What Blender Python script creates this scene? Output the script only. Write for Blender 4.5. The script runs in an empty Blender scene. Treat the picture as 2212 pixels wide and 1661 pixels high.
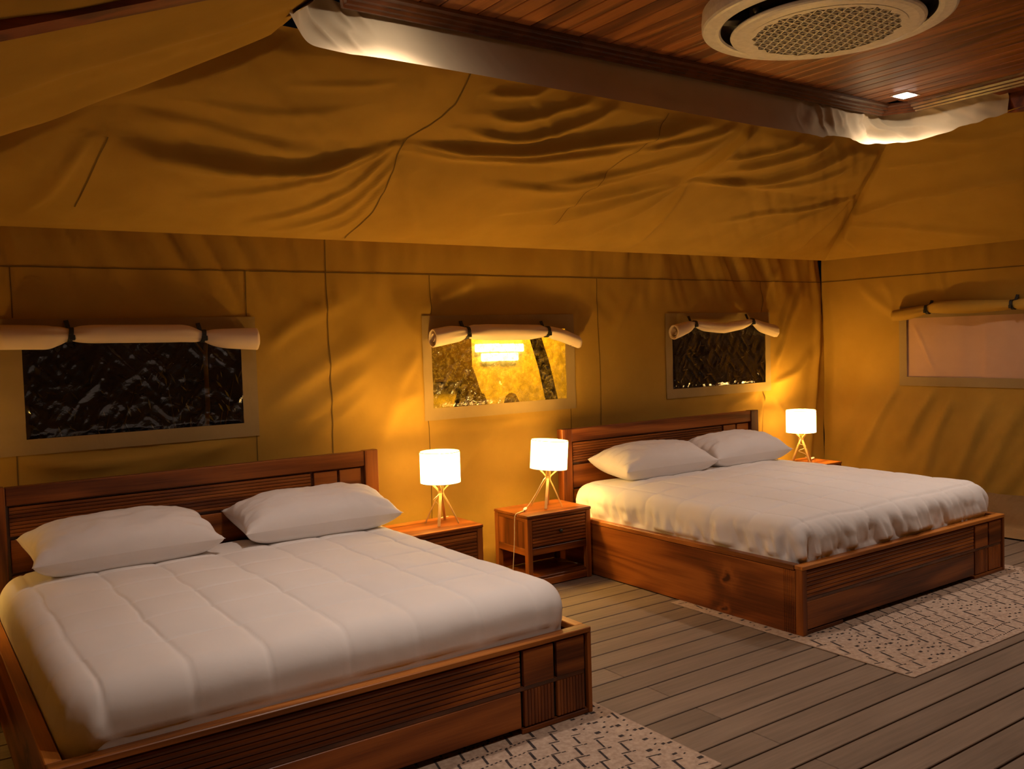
import bpy, bmesh, math, random
import numpy as np
from mathutils import Matrix, Vector
random.seed(7)
S = bpy.context.scene
COL = S.collection
PI = math.pi

# ------------------------------------------------------------------ camera
CAM = (-3.7293, -2.8591, 1.5384)
YAW, PITCH, ROLL, FPX = 0.60734, -0.04752, 0.03045, 1945.0
def camera():
    fwd = Vector((math.sin(YAW) * math.cos(PITCH), math.cos(YAW) * math.cos(PITCH), math.sin(PITCH)))
    right = Vector((math.cos(YAW), -math.sin(YAW), 0))
    down = fwd.cross(right)
    r2 = right * math.cos(ROLL) + down * math.sin(ROLL)
    d2 = -right * math.sin(ROLL) + down * math.cos(ROLL)
    m = Matrix(((r2.x, -d2.x, -fwd.x, CAM[0]), (r2.y, -d2.y, -fwd.y, CAM[1]), (r2.z, -d2.z, -fwd.z, CAM[2]), (0, 0, 0, 1)))
    cd = bpy.data.cameras.new('camera'); cd.sensor_fit = 'HORIZONTAL'; cd.sensor_width = 36.0
    cd.lens = 36.0 * FPX / 2212.0; cd.clip_start = 0.02; cd.clip_end = 200
    co = bpy.data.objects.new('camera', cd); COL.objects.link(co); co.matrix_world = m; S.camera = co
camera()

# ------------------------------------------------------------------ world, light levels, exposure
w = bpy.data.worlds.new('night_sky'); S.world = w; w.use_nodes = True
w.node_tree.nodes['Background'].inputs[0].default_value = (0.006, 0.006, 0.008, 1)
w.node_tree.nodes['Background'].inputs[1].default_value = 0.15
S.view_settings.view_transform = 'Standard'; S.view_settings.look = 'None'
S.view_settings.gamma = 1.0; S.view_settings.use_curve_mapping = False
S.view_settings.exposure = 0.0
S.cycles.use_denoising = True
S.cycles.max_bounces = 10; S.cycles.diffuse_bounces = 6; S.cycles.transparent_max_bounces = 12
S.cycles.sample_clamp_indirect = 6.0
S.cycles.caustics_reflective = False; S.cycles.caustics_refractive = False
LAMP_W, LAMP_COL, SHADE_E = 31.0, (1.0, 0.56, 0.11), 11.0
LED_W, LED_COL = 84.0, (1.0, 0.79, 0.66)
OUT_W, OUT_COL = 120.0, (1.0, 0.55, 0.03)

# ------------------------------------------------------------------ helpers
def sock(n, name, v):
    if name in n.inputs: n.inputs[name].default_value = v
class NT:
    def __init__(s, name):
        s.m = bpy.data.materials.new(name); s.m.use_nodes = True; s.t = s.m.node_tree; s.t.nodes.clear()
        s.out = s.n('ShaderNodeOutputMaterial')
    def n(s, typ, **kw):
        nd = s.t.nodes.new(typ)
        for k, v in kw.items(): setattr(nd, k, v)
        return nd
    def l(s, a, b): s.t.links.new(a, b)
    def math(s, op, a, b=None):
        nd = s.n('ShaderNodeMath', operation=op)
        for i, v in enumerate((a, b)):
            if v is None: continue
            if isinstance(v, (int, float)): nd.inputs[i].default_value = v
            else: s.l(v, nd.inputs[i])
        return nd.outputs[0]
    def ramp(s, fac, stops):
        nd = s.n('ShaderNodeValToRGB'); e = nd.color_ramp.elements
        while len(e) < len(stops): e.new(0.5)
        for el, (p, c) in zip(e, stops): el.position = p; el.color = (*c, 1)
        s.l(fac, nd.inputs[0]); return nd.outputs[0]
    def noise(s, vec, scale, detail=3, rough=.5, dist=0):
        nd = s.n('ShaderNodeTexNoise'); sock(nd, 'Scale', scale); sock(nd, 'Detail', detail); sock(nd, 'Roughness', rough); sock(nd, 'Distortion', dist)
        if vec is not None: s.l(vec, nd.inputs['Vector'])
        return nd.outputs['Fac']
    def coords(s, scale=(1, 1, 1), rnd=0.0):
        tc = s.n('ShaderNodeTexCoord'); mp = s.n('ShaderNodeMapping'); mp.inputs['Scale'].default_value = scale
        s.l(tc.outputs['Object'], mp.inputs['Vector'])
        if rnd:
            oi = s.n('ShaderNodeObjectInfo'); mu = s.math('MULTIPLY', oi.outputs['Random'], rnd)
            s.l(mu, mp.inputs['Location'])
        return mp.outputs[0]
    def bump(s, h, strength, dist=.01):
        b = s.n('ShaderNodeBump'); b.inputs['Strength'].default_value = strength; b.inputs['Distance'].default_value = dist
        s.l(h, b.inputs['Height']); return b.outputs[0]
    def bsdf(s, color=None, rough=.6, spec=.3, normal=None, **kw):
        p = s.n('ShaderNodeBsdfPrincipled'); sock(p, 'Roughness', rough); sock(p, 'Specular IOR Level', spec)
        if color is not None:
            if isinstance(color, tuple): p.inputs['Base Color'].default_value = (*color, 1)
            else: s.l(color, p.inputs['Base Color'])
        if normal is not None: s.l(normal, p.inputs['Normal'])
        for k, v in kw.items(): sock(p, k, v)
        return p
    def done(s, shader): s.l(shader.outputs[0], s.out.inputs[0]); return s.m

def wood(name, axis, dark, mid, light, rough=.38, rings=26.0, spec=.4, knots=()):
    t = NT(name)
    lo, hi = 0.9, 9.0
    sc = [hi, hi, hi]; sc[axis] = lo
    v = t.coords(tuple(sc), 37.0)
    n1 = t.noise(v, .55, 2, .5, .6)
    ph = t.math('MULTIPLY', n1, rings); kd = None
    for kp, kr in knots:
        dn = t.n('ShaderNodeVectorMath', operation='DISTANCE'); tc = t.n('ShaderNodeTexCoord'); mp = t.n('ShaderNodeMapping'); mp.inputs['Scale'].default_value = (1, .62, 1)
        wob = t.n('ShaderNodeTexNoise'); sock(wob, 'Scale', 14.0); wa = t.n('ShaderNodeVectorMath', operation='SCALE'); wa.inputs['Scale'].default_value = .07; wb_ = t.n('ShaderNodeVectorMath', operation='ADD')
        t.l(tc.outputs['Object'], wob.inputs['Vector']); t.l(wob.outputs['Color'], wa.inputs[0]); t.l(wa.outputs[0], wb_.inputs[0]); t.l(tc.outputs['Object'], wb_.inputs[1]); t.l(wb_.outputs[0], mp.inputs['Vector']); t.l(mp.outputs[0], dn.inputs[0]); dn.inputs[1].default_value = (kp[0], kp[1] * .62, kp[2])
        g = t.math('POWER', 2.718, t.math('MULTIPLY', dn.outputs['Value'], -1.0 / kr))
        ph = t.math('ADD', ph, t.math('MULTIPLY', g, 10.0)); gg = t.math('POWER', g, 2.2); kd = gg if kd is None else t.math('ADD', kd, gg)
    rg = t.math('SINE', ph); rg = t.math('ADD', t.math('MULTIPLY', rg, .5), .5)
    sc2 = [120.0] * 3; sc2[axis] = 3.0
    fine = t.noise(t.coords(tuple(sc2), 11.0), 1.0, 3, .6)
    f = t.math('ADD', t.math('MULTIPLY', rg, .34), t.math('MULTIPLY', fine, .38))
    f = t.math('ADD', f, t.math('MULTIPLY', t.noise(v, .23, 1), .38))
    if kd is not None: f = t.math('SUBTRACT', f, t.math('MULTIPLY', kd, .5))
    c = t.ramp(f, [(.28, dark), (.52, mid), (.78, light)])
    oi = t.n('ShaderNodeObjectInfo'); hv = t.n('ShaderNodeHueSaturation')
    t.l(c, hv.inputs['Color']); t.l(t.math('ADD', t.math('MULTIPLY', oi.outputs['Random'], .3), .85), hv.inputs['Value'])
    return t.done(t.bsdf(hv.outputs[0], rough, spec, t.bump(fine, .12, .004)))
WD = ((.062, .013, .0025), (.20, .053, .008), (.37, .115, .019))
M = {}
M['cap_x'] = wood('teak_cap_x', 0, (.12, .035, .006), (.34, .112, .019), (.50, .185, .034)); M['cap_y'] = wood('teak_cap_y', 1, (.12, .035, .006), (.34, .112, .019), (.50, .185, .034))  # paler than the frame teak: downlight on the caps is put into the colour
for ax, a in (('x', 0), ('y', 1), ('z', 2)):
    M['wood_' + ax] = wood('teak_' + ax, a, *WD)
M['wood_swirl'] = wood('teak_swirl', 1, *WD, rings=30.0, knots=(((0.035, .535, .235), .04), ((0.035, .56, .065), .03)))
M['ceil_wood'] = wood('ceiling_teak', 1, (.075, .019, .004), (.22, .066, .013), (.36, .125, .028), rough=.36)
M['trim_wood'] = None
M['rafter_wood'] = wood('rafter_teak', 0, (.07, .014, .005), (.16, .036, .010), (.24, .06, .015), rough=.5)

def deck():
    t = NT('deck_composite'); sc = t.coords((3, 60, 60), 19.0)
    f = t.noise(sc, 1, 4, .6); g = t.noise(t.coords((1.2, 4, 4), 5), 1, 2)
    f2 = t.math('ADD', t.math('MULTIPLY', f, .5), t.math('MULTIPLY', g, .5))
    c = t.ramp(f2, [(.3, (.155, .112, .078)), (.7, (.265, .195, .138))])
    oi = t.n('ShaderNodeObjectInfo'); hv = t.n('ShaderNodeHueSaturation'); t.l(c, hv.inputs['Color'])
    t.l(t.math('ADD', t.math('MULTIPLY', oi.outputs['Random'], .16), .92), hv.inputs['Value'])
    return t.done(t.bsdf(hv.outputs[0], .62, .25, t.bump(f, .15, .003)))
M['deck'] = deck()
def fabric(name, c0, c1, scale=3.0, bump=.15, weave=420.0, rough=.9, spec=.1):
    t = NT(name); v = t.coords((1, 1, 1))
    n = t.noise(v, scale, 4, .55); fine = t.noise(v, weave, 1)
    c = t.ramp(n, [(.3, c0), (.7, c1)])
    big = t.noise(v, 9.0, 3, .5, .8)
    h = t.math('ADD', t.math('MULTIPLY', fine, .04), t.math('MULTIPLY', big, 1.0))
    return t.done(t.bsdf(c, rough, spec, t.bump(h, bump, .02)))
M['canvas'] = fabric('khaki_canvas', (.36, .206, .033), (.42, .244, .041), bump=.10)
M['canvas_band'] = fabric('khaki_canvas_border', (.29, .195, .075), (.35, .24, .10), bump=.12)
M['cream'] = fabric('cream_canvas', (.66, .50, .34), (.72, .56, .39), bump=.10)
M['valance'] = fabric('valance_canvas', (.52, .40, .24), (.58, .45, .28), bump=.10)
M['flap'] = fabric('closed_flap', (.50, .30, .18), (.56, .345, .21), bump=.12)
M['skirt'] = fabric('groundsheet_canvas', (.26, .16, .07), (.33, .20, .09), bump=.3)
M['seam'] = fabric('canvas_seam', (.13, .075, .016), (.17, .10, .024), bump=.05)
M['linen'] = fabric('white_linen', (.80, .77, .74), (.84, .81, .78), bump=.07, rough=.75, spec=.2)
M['pillow'] = fabric('white_pillowcase', (.80, .77, .75), (.84, .81, .79), bump=.09, rough=.75, spec=.2)
def plain(name, c, rough=.5, spec=.4, metal=0.0, nscale=40.0, amt=.06):
    t = NT(name); n = t.noise(t.coords(), nscale, 2)
    c0 = tuple(max(0, x * (1 - amt)) for x in c); c1 = tuple(min(1, x * (1 + amt)) for x in c)
    return t.done(t.bsdf(t.ramp(n, [(.35, c0), (.65, c1)]), rough, spec, None, Metallic=metal))
M['trim_wood'] = plain('trim_teak', (.105, .031, .008), .26, .6, nscale=7, amt=.3)
M['black'] = plain('black_strap', (.012, .011, .010), .5)
M['knob'] = plain('black_iron', (.015, .013, .012), .35, .5)
M['gap'] = plain('dark_underlay', (.010, .008, .006), .9, .1)
M['white_plastic'] = plain('white_plastic', (.78, .75, .72), .35, .4)
M['ac_dark'] = plain('vent_dark', (.035, .03, .026), .5)
M['ac_grille_back'] = plain('grille_filter', (.04, .032, .022), .8)
M['cord'] = plain('clear_cord', (.72, .62, .42), .3, .5)
M['leg_oak'] = wood('lamp_oak', 2, (.40, .23, .075), (.52, .31, .11), (.62, .40, .15), rough=.45)
M['shade_rim'] = plain('shade_rim', (.45, .36, .28), .6)
M['brass'] = plain('brass', (.6, .42, .15), .3, .5, 1.0)
def emit(name, c, s):
    t = NT(name); e = t.n('ShaderNodeEmission'); e.inputs[0].default_value = (*c, 1); e.inputs[1].default_value = s
    return t.done(e)
M['led'] = emit('led_panel', (1.0, .86, .74), 65.0)
M['bulb'] = emit('bulb_glow', LAMP_COL, LAMP_W * 15)
M['bulb_dim'] = emit('bulb_glow_dim', LAMP_COL, LAMP_W * 4)
M['sign'] = emit('sign_tube', (1, .86, .42), 9.0)
def shade_mat(name, e, seam=False):
    t = NT(name); v = t.coords((60, 60, 60)); n = t.noise(v, 1, 2)
    c = t.ramp(n, [(.3, (.86, .80, .66)), (.7, (.92, .87, .74))])
    d = t.n('ShaderNodeBsdfDiffuse'); tr = t.n('ShaderNodeBsdfTranslucent'); t.l(c, d.inputs[0]); t.l(c, tr.inputs[0])
    m = t.n('ShaderNodeMixShader'); m.inputs[0].default_value = .04 if seam else .13
    t.l(d.outputs[0], m.inputs[1]); t.l(tr.outputs[0], m.inputs[2])
    em = t.n('ShaderNodeEmission'); em.inputs[0].default_value = (1, .62, .20, 1); em.inputs[1].default_value = e
    a = t.n('ShaderNodeAddShader'); t.l(m.outputs[0], a.inputs[0]); t.l(em.outputs[0], a.inputs[1])
    return t.done(a)
M['shade'] = shade_mat('lamp_shade', SHADE_E); M['shade_dim'] = shade_mat('lamp_shade_dim', SHADE_E * .22); M['shade_seam'] = shade_mat('lamp_shade_seam', SHADE_E * .32, True)
def pane_mat(name, tint, scat, scat_col, dirt_scale=38.0, bump=.5):
    t = NT(name); v = t.coords((1, 1, 1))
    crink = t.n('ShaderNodeTexVoronoi'); crink.feature = 'F1'; sock(crink, 'Scale', 26.0)
    wn = t.n('ShaderNodeTexNoise'); sock(wn, 'Scale', 5.0); sock(wn, 'Detail', 4.0); t.l(v, wn.inputs['Vector'])
    vm = t.n('ShaderNodeVectorMath', operation='ADD'); t.l(v, vm.inputs[0])
    vs = t.n('ShaderNodeVectorMath', operation='SCALE'); t.l(wn.outputs['Color'], vs.inputs[0]); vs.inputs['Scale'].default_value = .25
    t.l(vs.outputs[0], vm.inputs[1]); t.l(vm.outputs[0], crink.inputs['Vector'])
    h = t.math('ADD', crink.outputs['Distance'], t.noise(v, 60.0, 3, .6))
    nm = t.bump(h, bump, .012)
    g = t.n('ShaderNodeBsdfGlossy'); g.inputs['Color'].default_value = (1, 1, 1, 1); g.inputs['Roughness'].default_value = .02; t.l(nm, g.inputs['Normal'])
    tp = t.n('ShaderNodeBsdfTransparent'); tp.inputs[0].default_value = (*tint, 1)
    df = t.n('ShaderNodeBsdfTranslucent'); df.inputs[0].default_value = (*scat_col, 1)
    dd = t.n('ShaderNodeBsdfDiffuse'); dd.inputs[0].default_value = (*scat_col, 1)
    m0 = t.n('ShaderNodeMixShader'); m0.inputs[0].default_value = .35; t.l(df.outputs[0], m0.inputs[1]); t.l(dd.outputs[0], m0.inputs[2])
    dn = t.noise(v, dirt_scale, 6, .75, .5)
    fac = t.ramp(dn, [(.42, (0, 0, 0)), (.72, (scat, scat, scat))])
    m1 = t.n('ShaderNodeMixShader'); t.l(fac, m1.inputs[0]); t.l(tp.outputs[0], m1.inputs[1]); t.l(m0.outputs[0], m1.inputs[2])
    fr = t.n('ShaderNodeFresnel'); fr.inputs['IOR'].default_value = 1.6; t.l(nm, fr.inputs['Normal'])
    m2 = t.n('ShaderNodeMixShader'); t.l(fr.outputs[0], m2.inputs[0]); t.l(m1.outputs[0], m2.inputs[1]); t.l(g.outputs[0], m2.inputs[2])
    return t.done(m2)
M['pane'] = pane_mat('clear_vinyl', (.74, .62, .44), .045, (.40, .22, .07), bump=.16)
M['pane_dirty'] = pane_mat('scuffed_vinyl', (.95, .80, .40), .75, (.85, .62, .12), 30.0, .35)
M['rug'] = fabric('rug_weave', (.36, .26, .19), (.52, .40, .30), scale=55.0, bump=.35, weave=300.0)
M['rug_dark'] = fabric('rug_dark_yarn', (.035, .03, .03), (.07, .055, .05), scale=40.0, bump=.2)
M['bark'] = fabric('bark', (.03, .018, .008), (.07, .04, .02), scale=20, bump=.6)
M['crease_glint'] = fabric('painted_crease_glint', (.34, .22, .08), (.48, .33, .13), scale=20, bump=.4)  # pale colour imitates light reflected by a crease in the vinyl pane
M['leaf'] = plain('leaf', (.035, .020, .007), .5, .3)
M['out_wall'] = fabric('rendered_wall', (.30, .24, .12), (.62, .50, .26), scale=16.0, bump=.3)
M['soil'] = fabric('soil', (.05, .035, .02), (.09, .06, .035), scale=6, bump=.5)

def setp(o, parent=None, label=None, cat=None, group=None, kind=None):
    if parent is not None: o.parent = parent
    if label: o['label'] = label
    if cat: o['category'] = cat
    if group: o['group'] = group
    if kind: o['kind'] = kind
    return o
def empty(name, loc=(0, 0, 0), rz=0.0, **kw):
    o = bpy.data.objects.new(name, None); COL.objects.link(o); o.location = loc; o.rotation_euler = (0, 0, rz)
    o.empty_display_size = .1
    return setp(o, **kw)
def meshobj(name, verts, faces, mat, smooth=False, **kw):
    me = bpy.data.meshes.new(name); me.from_pydata([tuple(map(float, v)) for v in verts], [], faces); me.update()
    me.materials.append(M[mat])
    if smooth: me.polygons.foreach_set('use_smooth', [True] * len(me.polygons))
    o = bpy.data.objects.new(name, me); COL.objects.link(o); return setp(o, **kw)
class MB:
    """collects solids into one mesh"""
    def __init__(s): s.bm = bmesh.new()
    def box(s, x0, x1, y0, y1, z0, z1, bev=.002):
        b = bmesh.new(); bmesh.ops.create_cube(b, size=1.0)
        for v in b.verts: v.co = Vector(((x0 + x1) / 2 + v.co.x * (x1 - x0), (y0 + y1) / 2 + v.co.y * (y1 - y0), (z0 + z1) / 2 + v.co.z * (z1 - z0)))
        bev = min(bev, .45 * min(x1 - x0, y1 - y0, z1 - z0))
        if bev > 0: bmesh.ops.bevel(b, geom=list(b.edges), offset=bev, segments=1, affect='EDGES')
        s._add(b); return s
    def _add(s, b, mat=None):
        if mat is not None: b.transform(mat)
        tmp = bpy.data.meshes.new('t'); b.to_mesh(tmp); b.free(); s.bm.from_mesh(tmp); bpy.data.meshes.remove(tmp)
    def prism(s, poly, axis, a0, a1):
        """poly of 2D points extruded along an axis (0,1,2); the 2D coords are the remaining axes in order"""
        def P(p, a):
            q = list(p); q.insert(axis, a); return Vector(q)
        b = s.bm; n = len(poly)
        A = [b.verts.new(P(p, a0)) for p in poly]; B = [b.verts.new(P(p, a1)) for p in poly]
        b.faces.new(A[::-1]); b.faces.new(B)
        for i in range(n): b.faces.new((A[i], A[(i + 1) % n], B[(i + 1) % n], B[i]))
        return s
    def tube(s, pts, r, seg=8, cap=True):
        pts = [Vector(p) for p in pts]; n = len(pts); rs = r if hasattr(r, '__len__') else [r] * n
        rings = []; ref = None
        for i, p in enumerate(pts):
            d = (pts[min(i + 1, n - 1)] - pts[max(i - 1, 0)]).normalized()
            if ref is None: ref = d.orthogonal().normalized()
            else: ref = (ref - d * ref.dot(d)).normalized()
            q = d.cross(ref)
            rings.append([s.bm.verts.new(p + (ref * math.cos(2 * PI * k / seg) + q * math.sin(2 * PI * k / seg)) * rs[i]) for k in range(seg)])
        for i in range(n - 1):
            for k in range(seg): s.bm.faces.new((rings[i][k], rings[i][(k + 1) % seg], rings[i + 1][(k + 1) % seg], rings[i + 1][k]))
        if cap: s.bm.faces.new(rings[0][::-1]); s.bm.faces.new(rings[-1])
        return s
    def lathe(s, prof, seg=48, c=(0, 0, 0), close=False):
        rings = [[s.bm.verts.new((c[0] + r * math.cos(2 * PI * k / seg), c[1] + r * math.sin(2 * PI * k / seg), c[2] + z)) for k in range(seg)] for r, z in prof]
        m = len(rings)
        for i in range(m if close else m - 1):
            A, B = rings[i], rings[(i + 1) % m]
            for k in range(seg): s.bm.faces.new((A[k], A[(k + 1) % seg], B[(k + 1) % seg], B[k]))
        return s
    def strip(s, pts, wid, thick, side):
        """flat bar: path points, width along `side`"""
        pts = [Vector(p) for p in pts]; side = Vector(side).normalized(); rings = []
        for i, p in enumerate(pts):
            d = (pts[min(i + 1, len(pts) - 1)] - pts[max(i - 1, 0)]).normalized(); nn = d.cross(side).normalized(); sd = nn.cross(d).normalized()
            rings.append([s.bm.verts.new(p + sd * a * wid / 2 + nn * b * thick / 2) for a, b in ((-1, -1), (1, -1), (1, 1), (-1, 1))])
        for A, B in zip(rings, rings[1:]):
            for k in range(4): s.bm.faces.new((A[k], A[(k + 1) % 4], B[(k + 1) % 4], B[k]))
        s.bm.faces.new(rings[0][::-1]); s.bm.faces.new(rings[-1]); return s
    def build(s, name, mat, parent=None, smooth=False, **kw):
        bmesh.ops.recalc_face_normals(s.bm, faces=s.bm.faces)
        me = bpy.data.meshes.new(name); s.bm.to_mesh(me); s.bm.free(); me.materials.append(M[mat])
        if smooth: me.polygons.foreach_set('use_smooth', [True] * len(me.polygons))
        o = bpy.data.objects.new(name, me); COL.objects.link(o); return setp(o, parent, **kw)
def box(name, dims, mat, parent, bev=.002, **kw): return MB().box(*dims, bev=bev).build(name, mat, parent, **kw)

def copy_tree(o, parent=None):
    c = o.copy(); COL.objects.link(c)
    if parent is not None: c.parent = parent
    for ch in list(o.children): copy_tree(ch, c)
    return c

# smooth value noise in numpy
def vn(x, y, seed=0):
    x = np.asarray(x, float); y = np.asarray(y, float)
    xi = np.floor(x); yi = np.floor(y); fx = x - xi; fy = y - yi
    fx = fx * fx * fx * (fx * (fx * 6 - 15) + 10); fy = fy * fy * fy * (fy * (fy * 6 - 15) + 10)
    def h(a, b):
        v = np.sin(a * 127.1 + b * 311.7 + seed * 74.7) * 43758.5453; return (v - np.floor(v)) * 2 - 1
    return (h(xi, yi) * (1 - fx) + h(xi + 1, yi) * fx) * (1 - fy) + (h(xi, yi + 1) * (1 - fx) + h(xi + 1, yi + 1) * fx) * fy
def fbm(x, y, seed=0, o=3):
    r = 0; a = 1.0
    for i in range(o): r = r + a * vn(x * 2 ** i, y * 2 ** i, seed + i * 13); a *= .5
    return r
def fold(X, Y, pts, w, amp, sharp=.45, flip=1):
    """height of a cloth fold along a polyline; (w, amp) may be (start, end)"""
    w0, w1 = w if isinstance(w, tuple) else (w, w); a0, a1 = amp if isinstance(amp, tuple) else (amp, amp)
    # resample as a smooth curve
    P = np.array(pts, float)
    d = np.r_[0, np.cumsum(np.hypot(*np.diff(P, axis=0).T))]; tt = np.linspace(0, d[-1], 14)
    P = np.c_[np.interp(tt, d, P[:, 0]), np.interp(tt, d, P[:, 1])]
    for _ in range(2): P[1:-1] = (P[:-2] + 2 * P[1:-1] + P[2:]) / 4
    best = np.full(X.shape, 1e9); bs = np.zeros(X.shape); bt = np.zeros(X.shape); be = np.zeros(X.shape)
    n = len(P) - 1
    for i in range(n):
        A, B = P[i], P[i + 1]; v = B - A; L = v @ v
        t0 = ((X - A[0]) * v[0] + (Y - A[1]) * v[1]) / L; t = np.clip(t0, 0, 1)
        dx = X - A[0] - t * v[0]; dy = Y - A[1] - t * v[1]; dd = np.hypot(dx, dy)
        sg = np.sign(v[0] * (Y - A[1]) - v[1] * (X - A[0])) * flip
        m = dd < best
        best = np.where(m, dd, best); bs = np.where(m, sg, bs); bt = np.where(m, (i + t) / n, bt)
    ww = w0 + (w1 - w0) * bt; aa = a0 + (a1 - a0) * bt
    ww = np.where(bs > 0, ww * sharp, ww)
    fade = np.clip(bt * 6, .25, 1) * np.clip((1 - bt) * 4, .0, 1)
    fade = np.where((bt <= 0) | (bt >= 1), 0.25 * (bt <= 0), fade)
    return aa * fade * np.exp(-(best / ww) ** 2)
def grid_faces(nu, nv, keep=None):
    f = []
    for i in range(nu - 1):
        for j in range(nv - 1):
            if keep is None or keep(i, j): f.append((i * nv + j, (i + 1) * nv + j, (i + 1) * nv + j + 1, i * nv + j + 1))
    return f
def orient(o, toward):
    """make the normals of an open sheet point to a given place"""
    me = o.data; c = Vector(toward); s = 0.0
    for p in list(me.polygons)[::37]: s += p.normal.dot(c - p.center)
    if s < 0: me.flip_normals()
    return o

# ------------------------------------------------------------------ room numbers (metres)
WX0, WX1, WY0, WY1 = -4.16, 3.22, -3.35, 2.21       # canvas walls
EAVE, BANDZ, TOPZ = 2.18, 1.985, 2.79
PX0, PX1, PY0, PY1 = -2.165, 1.93, -1.27, .712       # timber ceiling panel
CEIL = 3.03
WIN = [(-3.18, -2.06, 1.115, 1.63), (-.845, .275, 1.115, 1.63), (1.315, 2.435, 1.12, 1.63)]   # clear panes in the back wall
WFR = [(-3.32, -1.985, 1.045, 1.725), (-.90, .345, 1.045, 1.722), (1.255, 2.49, 1.055, 1.722)]
W4, F4 = (.22, 1.405, 1.14, 1.65), (.14, 1.46, 1.075, 1.73)

# ------------------------------------------------------------------ back wall
def ywall(X, Z):
    X = np.asarray(X, float); Z = np.asarray(Z, float)
    h = np.zeros(np.broadcast(X, Z).shape)
    # gathers hanging from the eave, leaning with the pull of the cloth
    sl = .55 * np.clip(np.sin((X + 3.6) * 1.35), -.1, 1)
    g = vn((X - sl * (2.2 - Z)) * 11, Z * .8, 3) + .55 * vn((X - sl * (2.2 - Z)) * 23, Z * 1.2, 9)
    env = np.clip((Z - 1.72) / .45, 0, 1) * (0.55 + .45 * vn(X * 1.1, Z * 0, 21))
    h += .042 * g * env
    g2 = vn((X - .9 * (2.0 - Z)) * 9, Z * 1.2, 5)
    env2 = np.clip(1 - np.abs(Z - 1.82) / .2, 0, 1) * np.clip(.5 + vn(X * 1.4, 0 * Z, 31), 0, 1)
    h += .014 * g2 * env2
    h += .012 * fbm(X * 1.3, Z * 1.6, 41, 2)
    d = 0
    F = [([(-1.2, 1.6), (-1.6, 1.4), (-1.98, 1.16)], (.10, .06), .014), ([(-1.37, 1.84), (-1.74, 1.68), (-1.97, 1.5)], (.09, .05), .010),
         ([(-1.25, 1.42), (-1.52, 1.23), (-1.86, 1.04)], (.10, .05), .013), ([(-1.3, 1.25), (-1.5, 1.1), (-1.75, .98)], .06, .008),
         ([(-3.25, 1.03), (-2.92, .965), (-2.57, .975), (-2.02, 1.08)], .045, .022), ([(-2.9, .87), (-2.4, .94), (-2.04, 1.06)], .06, .015),
         ([(-.9, 1.25), (-1.09, 1.15), (-1.26, .9)], (.05, .09), .014), ([(-.92, 1.49), (-1.05, 1.32), (-1.16, 1.1)], (.05, .08), .010),
         ([(-.88, 1.03), (-.43, .995), (.29, 1.03)], .035, .012), ([(-.2, .98), (-.5, .86), (-.8, .55)], (.07, .1), .012),
         ([(.2, .98), (0, .85), (-.15, .6)], (.06, .1), .010),
         ([(2.44, 1.09), (2.17, 1.0), (1.9, .93)], (.03, .06), .016), ([(2.44, 1.09), (2.37, .95), (2.31, .6)], (.03, .06), .014),
         ([(2.5, 1.2), (2.73, 1.66), (3.02, 2.04)], (.035, .09), .020), ([(2.56, 1.44), (2.67, 1.7), (2.84, 2.02)], (.03, .06), .015),
         ([(2.47, 1.1), (2.84, 1.2), (3.14, 1.45)], (.03, .10), .018), ([(2.48, 1.05), (2.7, .8), (2.85, .4)], (.03, .08), .012),
         ([(3.19, 2.0), (3.1, 1.2), (3.0, .3)], .05, .022), ([(2.62, 2.1), (2.45, 1.9), (2.35, 1.72)], .05, .012),
         ([(1.0, 1.95), (.85, 1.75), (.7, 1.5)], .06, .008), ([(-.45, 1.95), (-.75, 1.82), (-.95, 1.65)], .06, .010)]
    for pts, ww, a in F: d = d + fold(X, Z, pts, ww, a * 1.6, .5)
    h = h + d
    # calmer where window borders are stitched on
    for (a, b, c, e) in WFR:
        m = np.clip((X - a + .05) / .05, 0, 1) * np.clip((b + .05 - X) / .05, 0, 1) * np.clip((Z - c + .05) / .05, 0, 1) * np.clip((e + .05 - Z) / .05, 0, 1)
        h = h * (1 - .85 * m)
    return WY1 - h
def cuts(a, b, step, extra):
    v = list(np.arange(a, b, step)) + [b]
    v = [q for q in v if all(abs(q - e) > step * .3 for e in extra)] + list(extra)
    return np.array(sorted(set(np.round(v, 5))))
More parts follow.
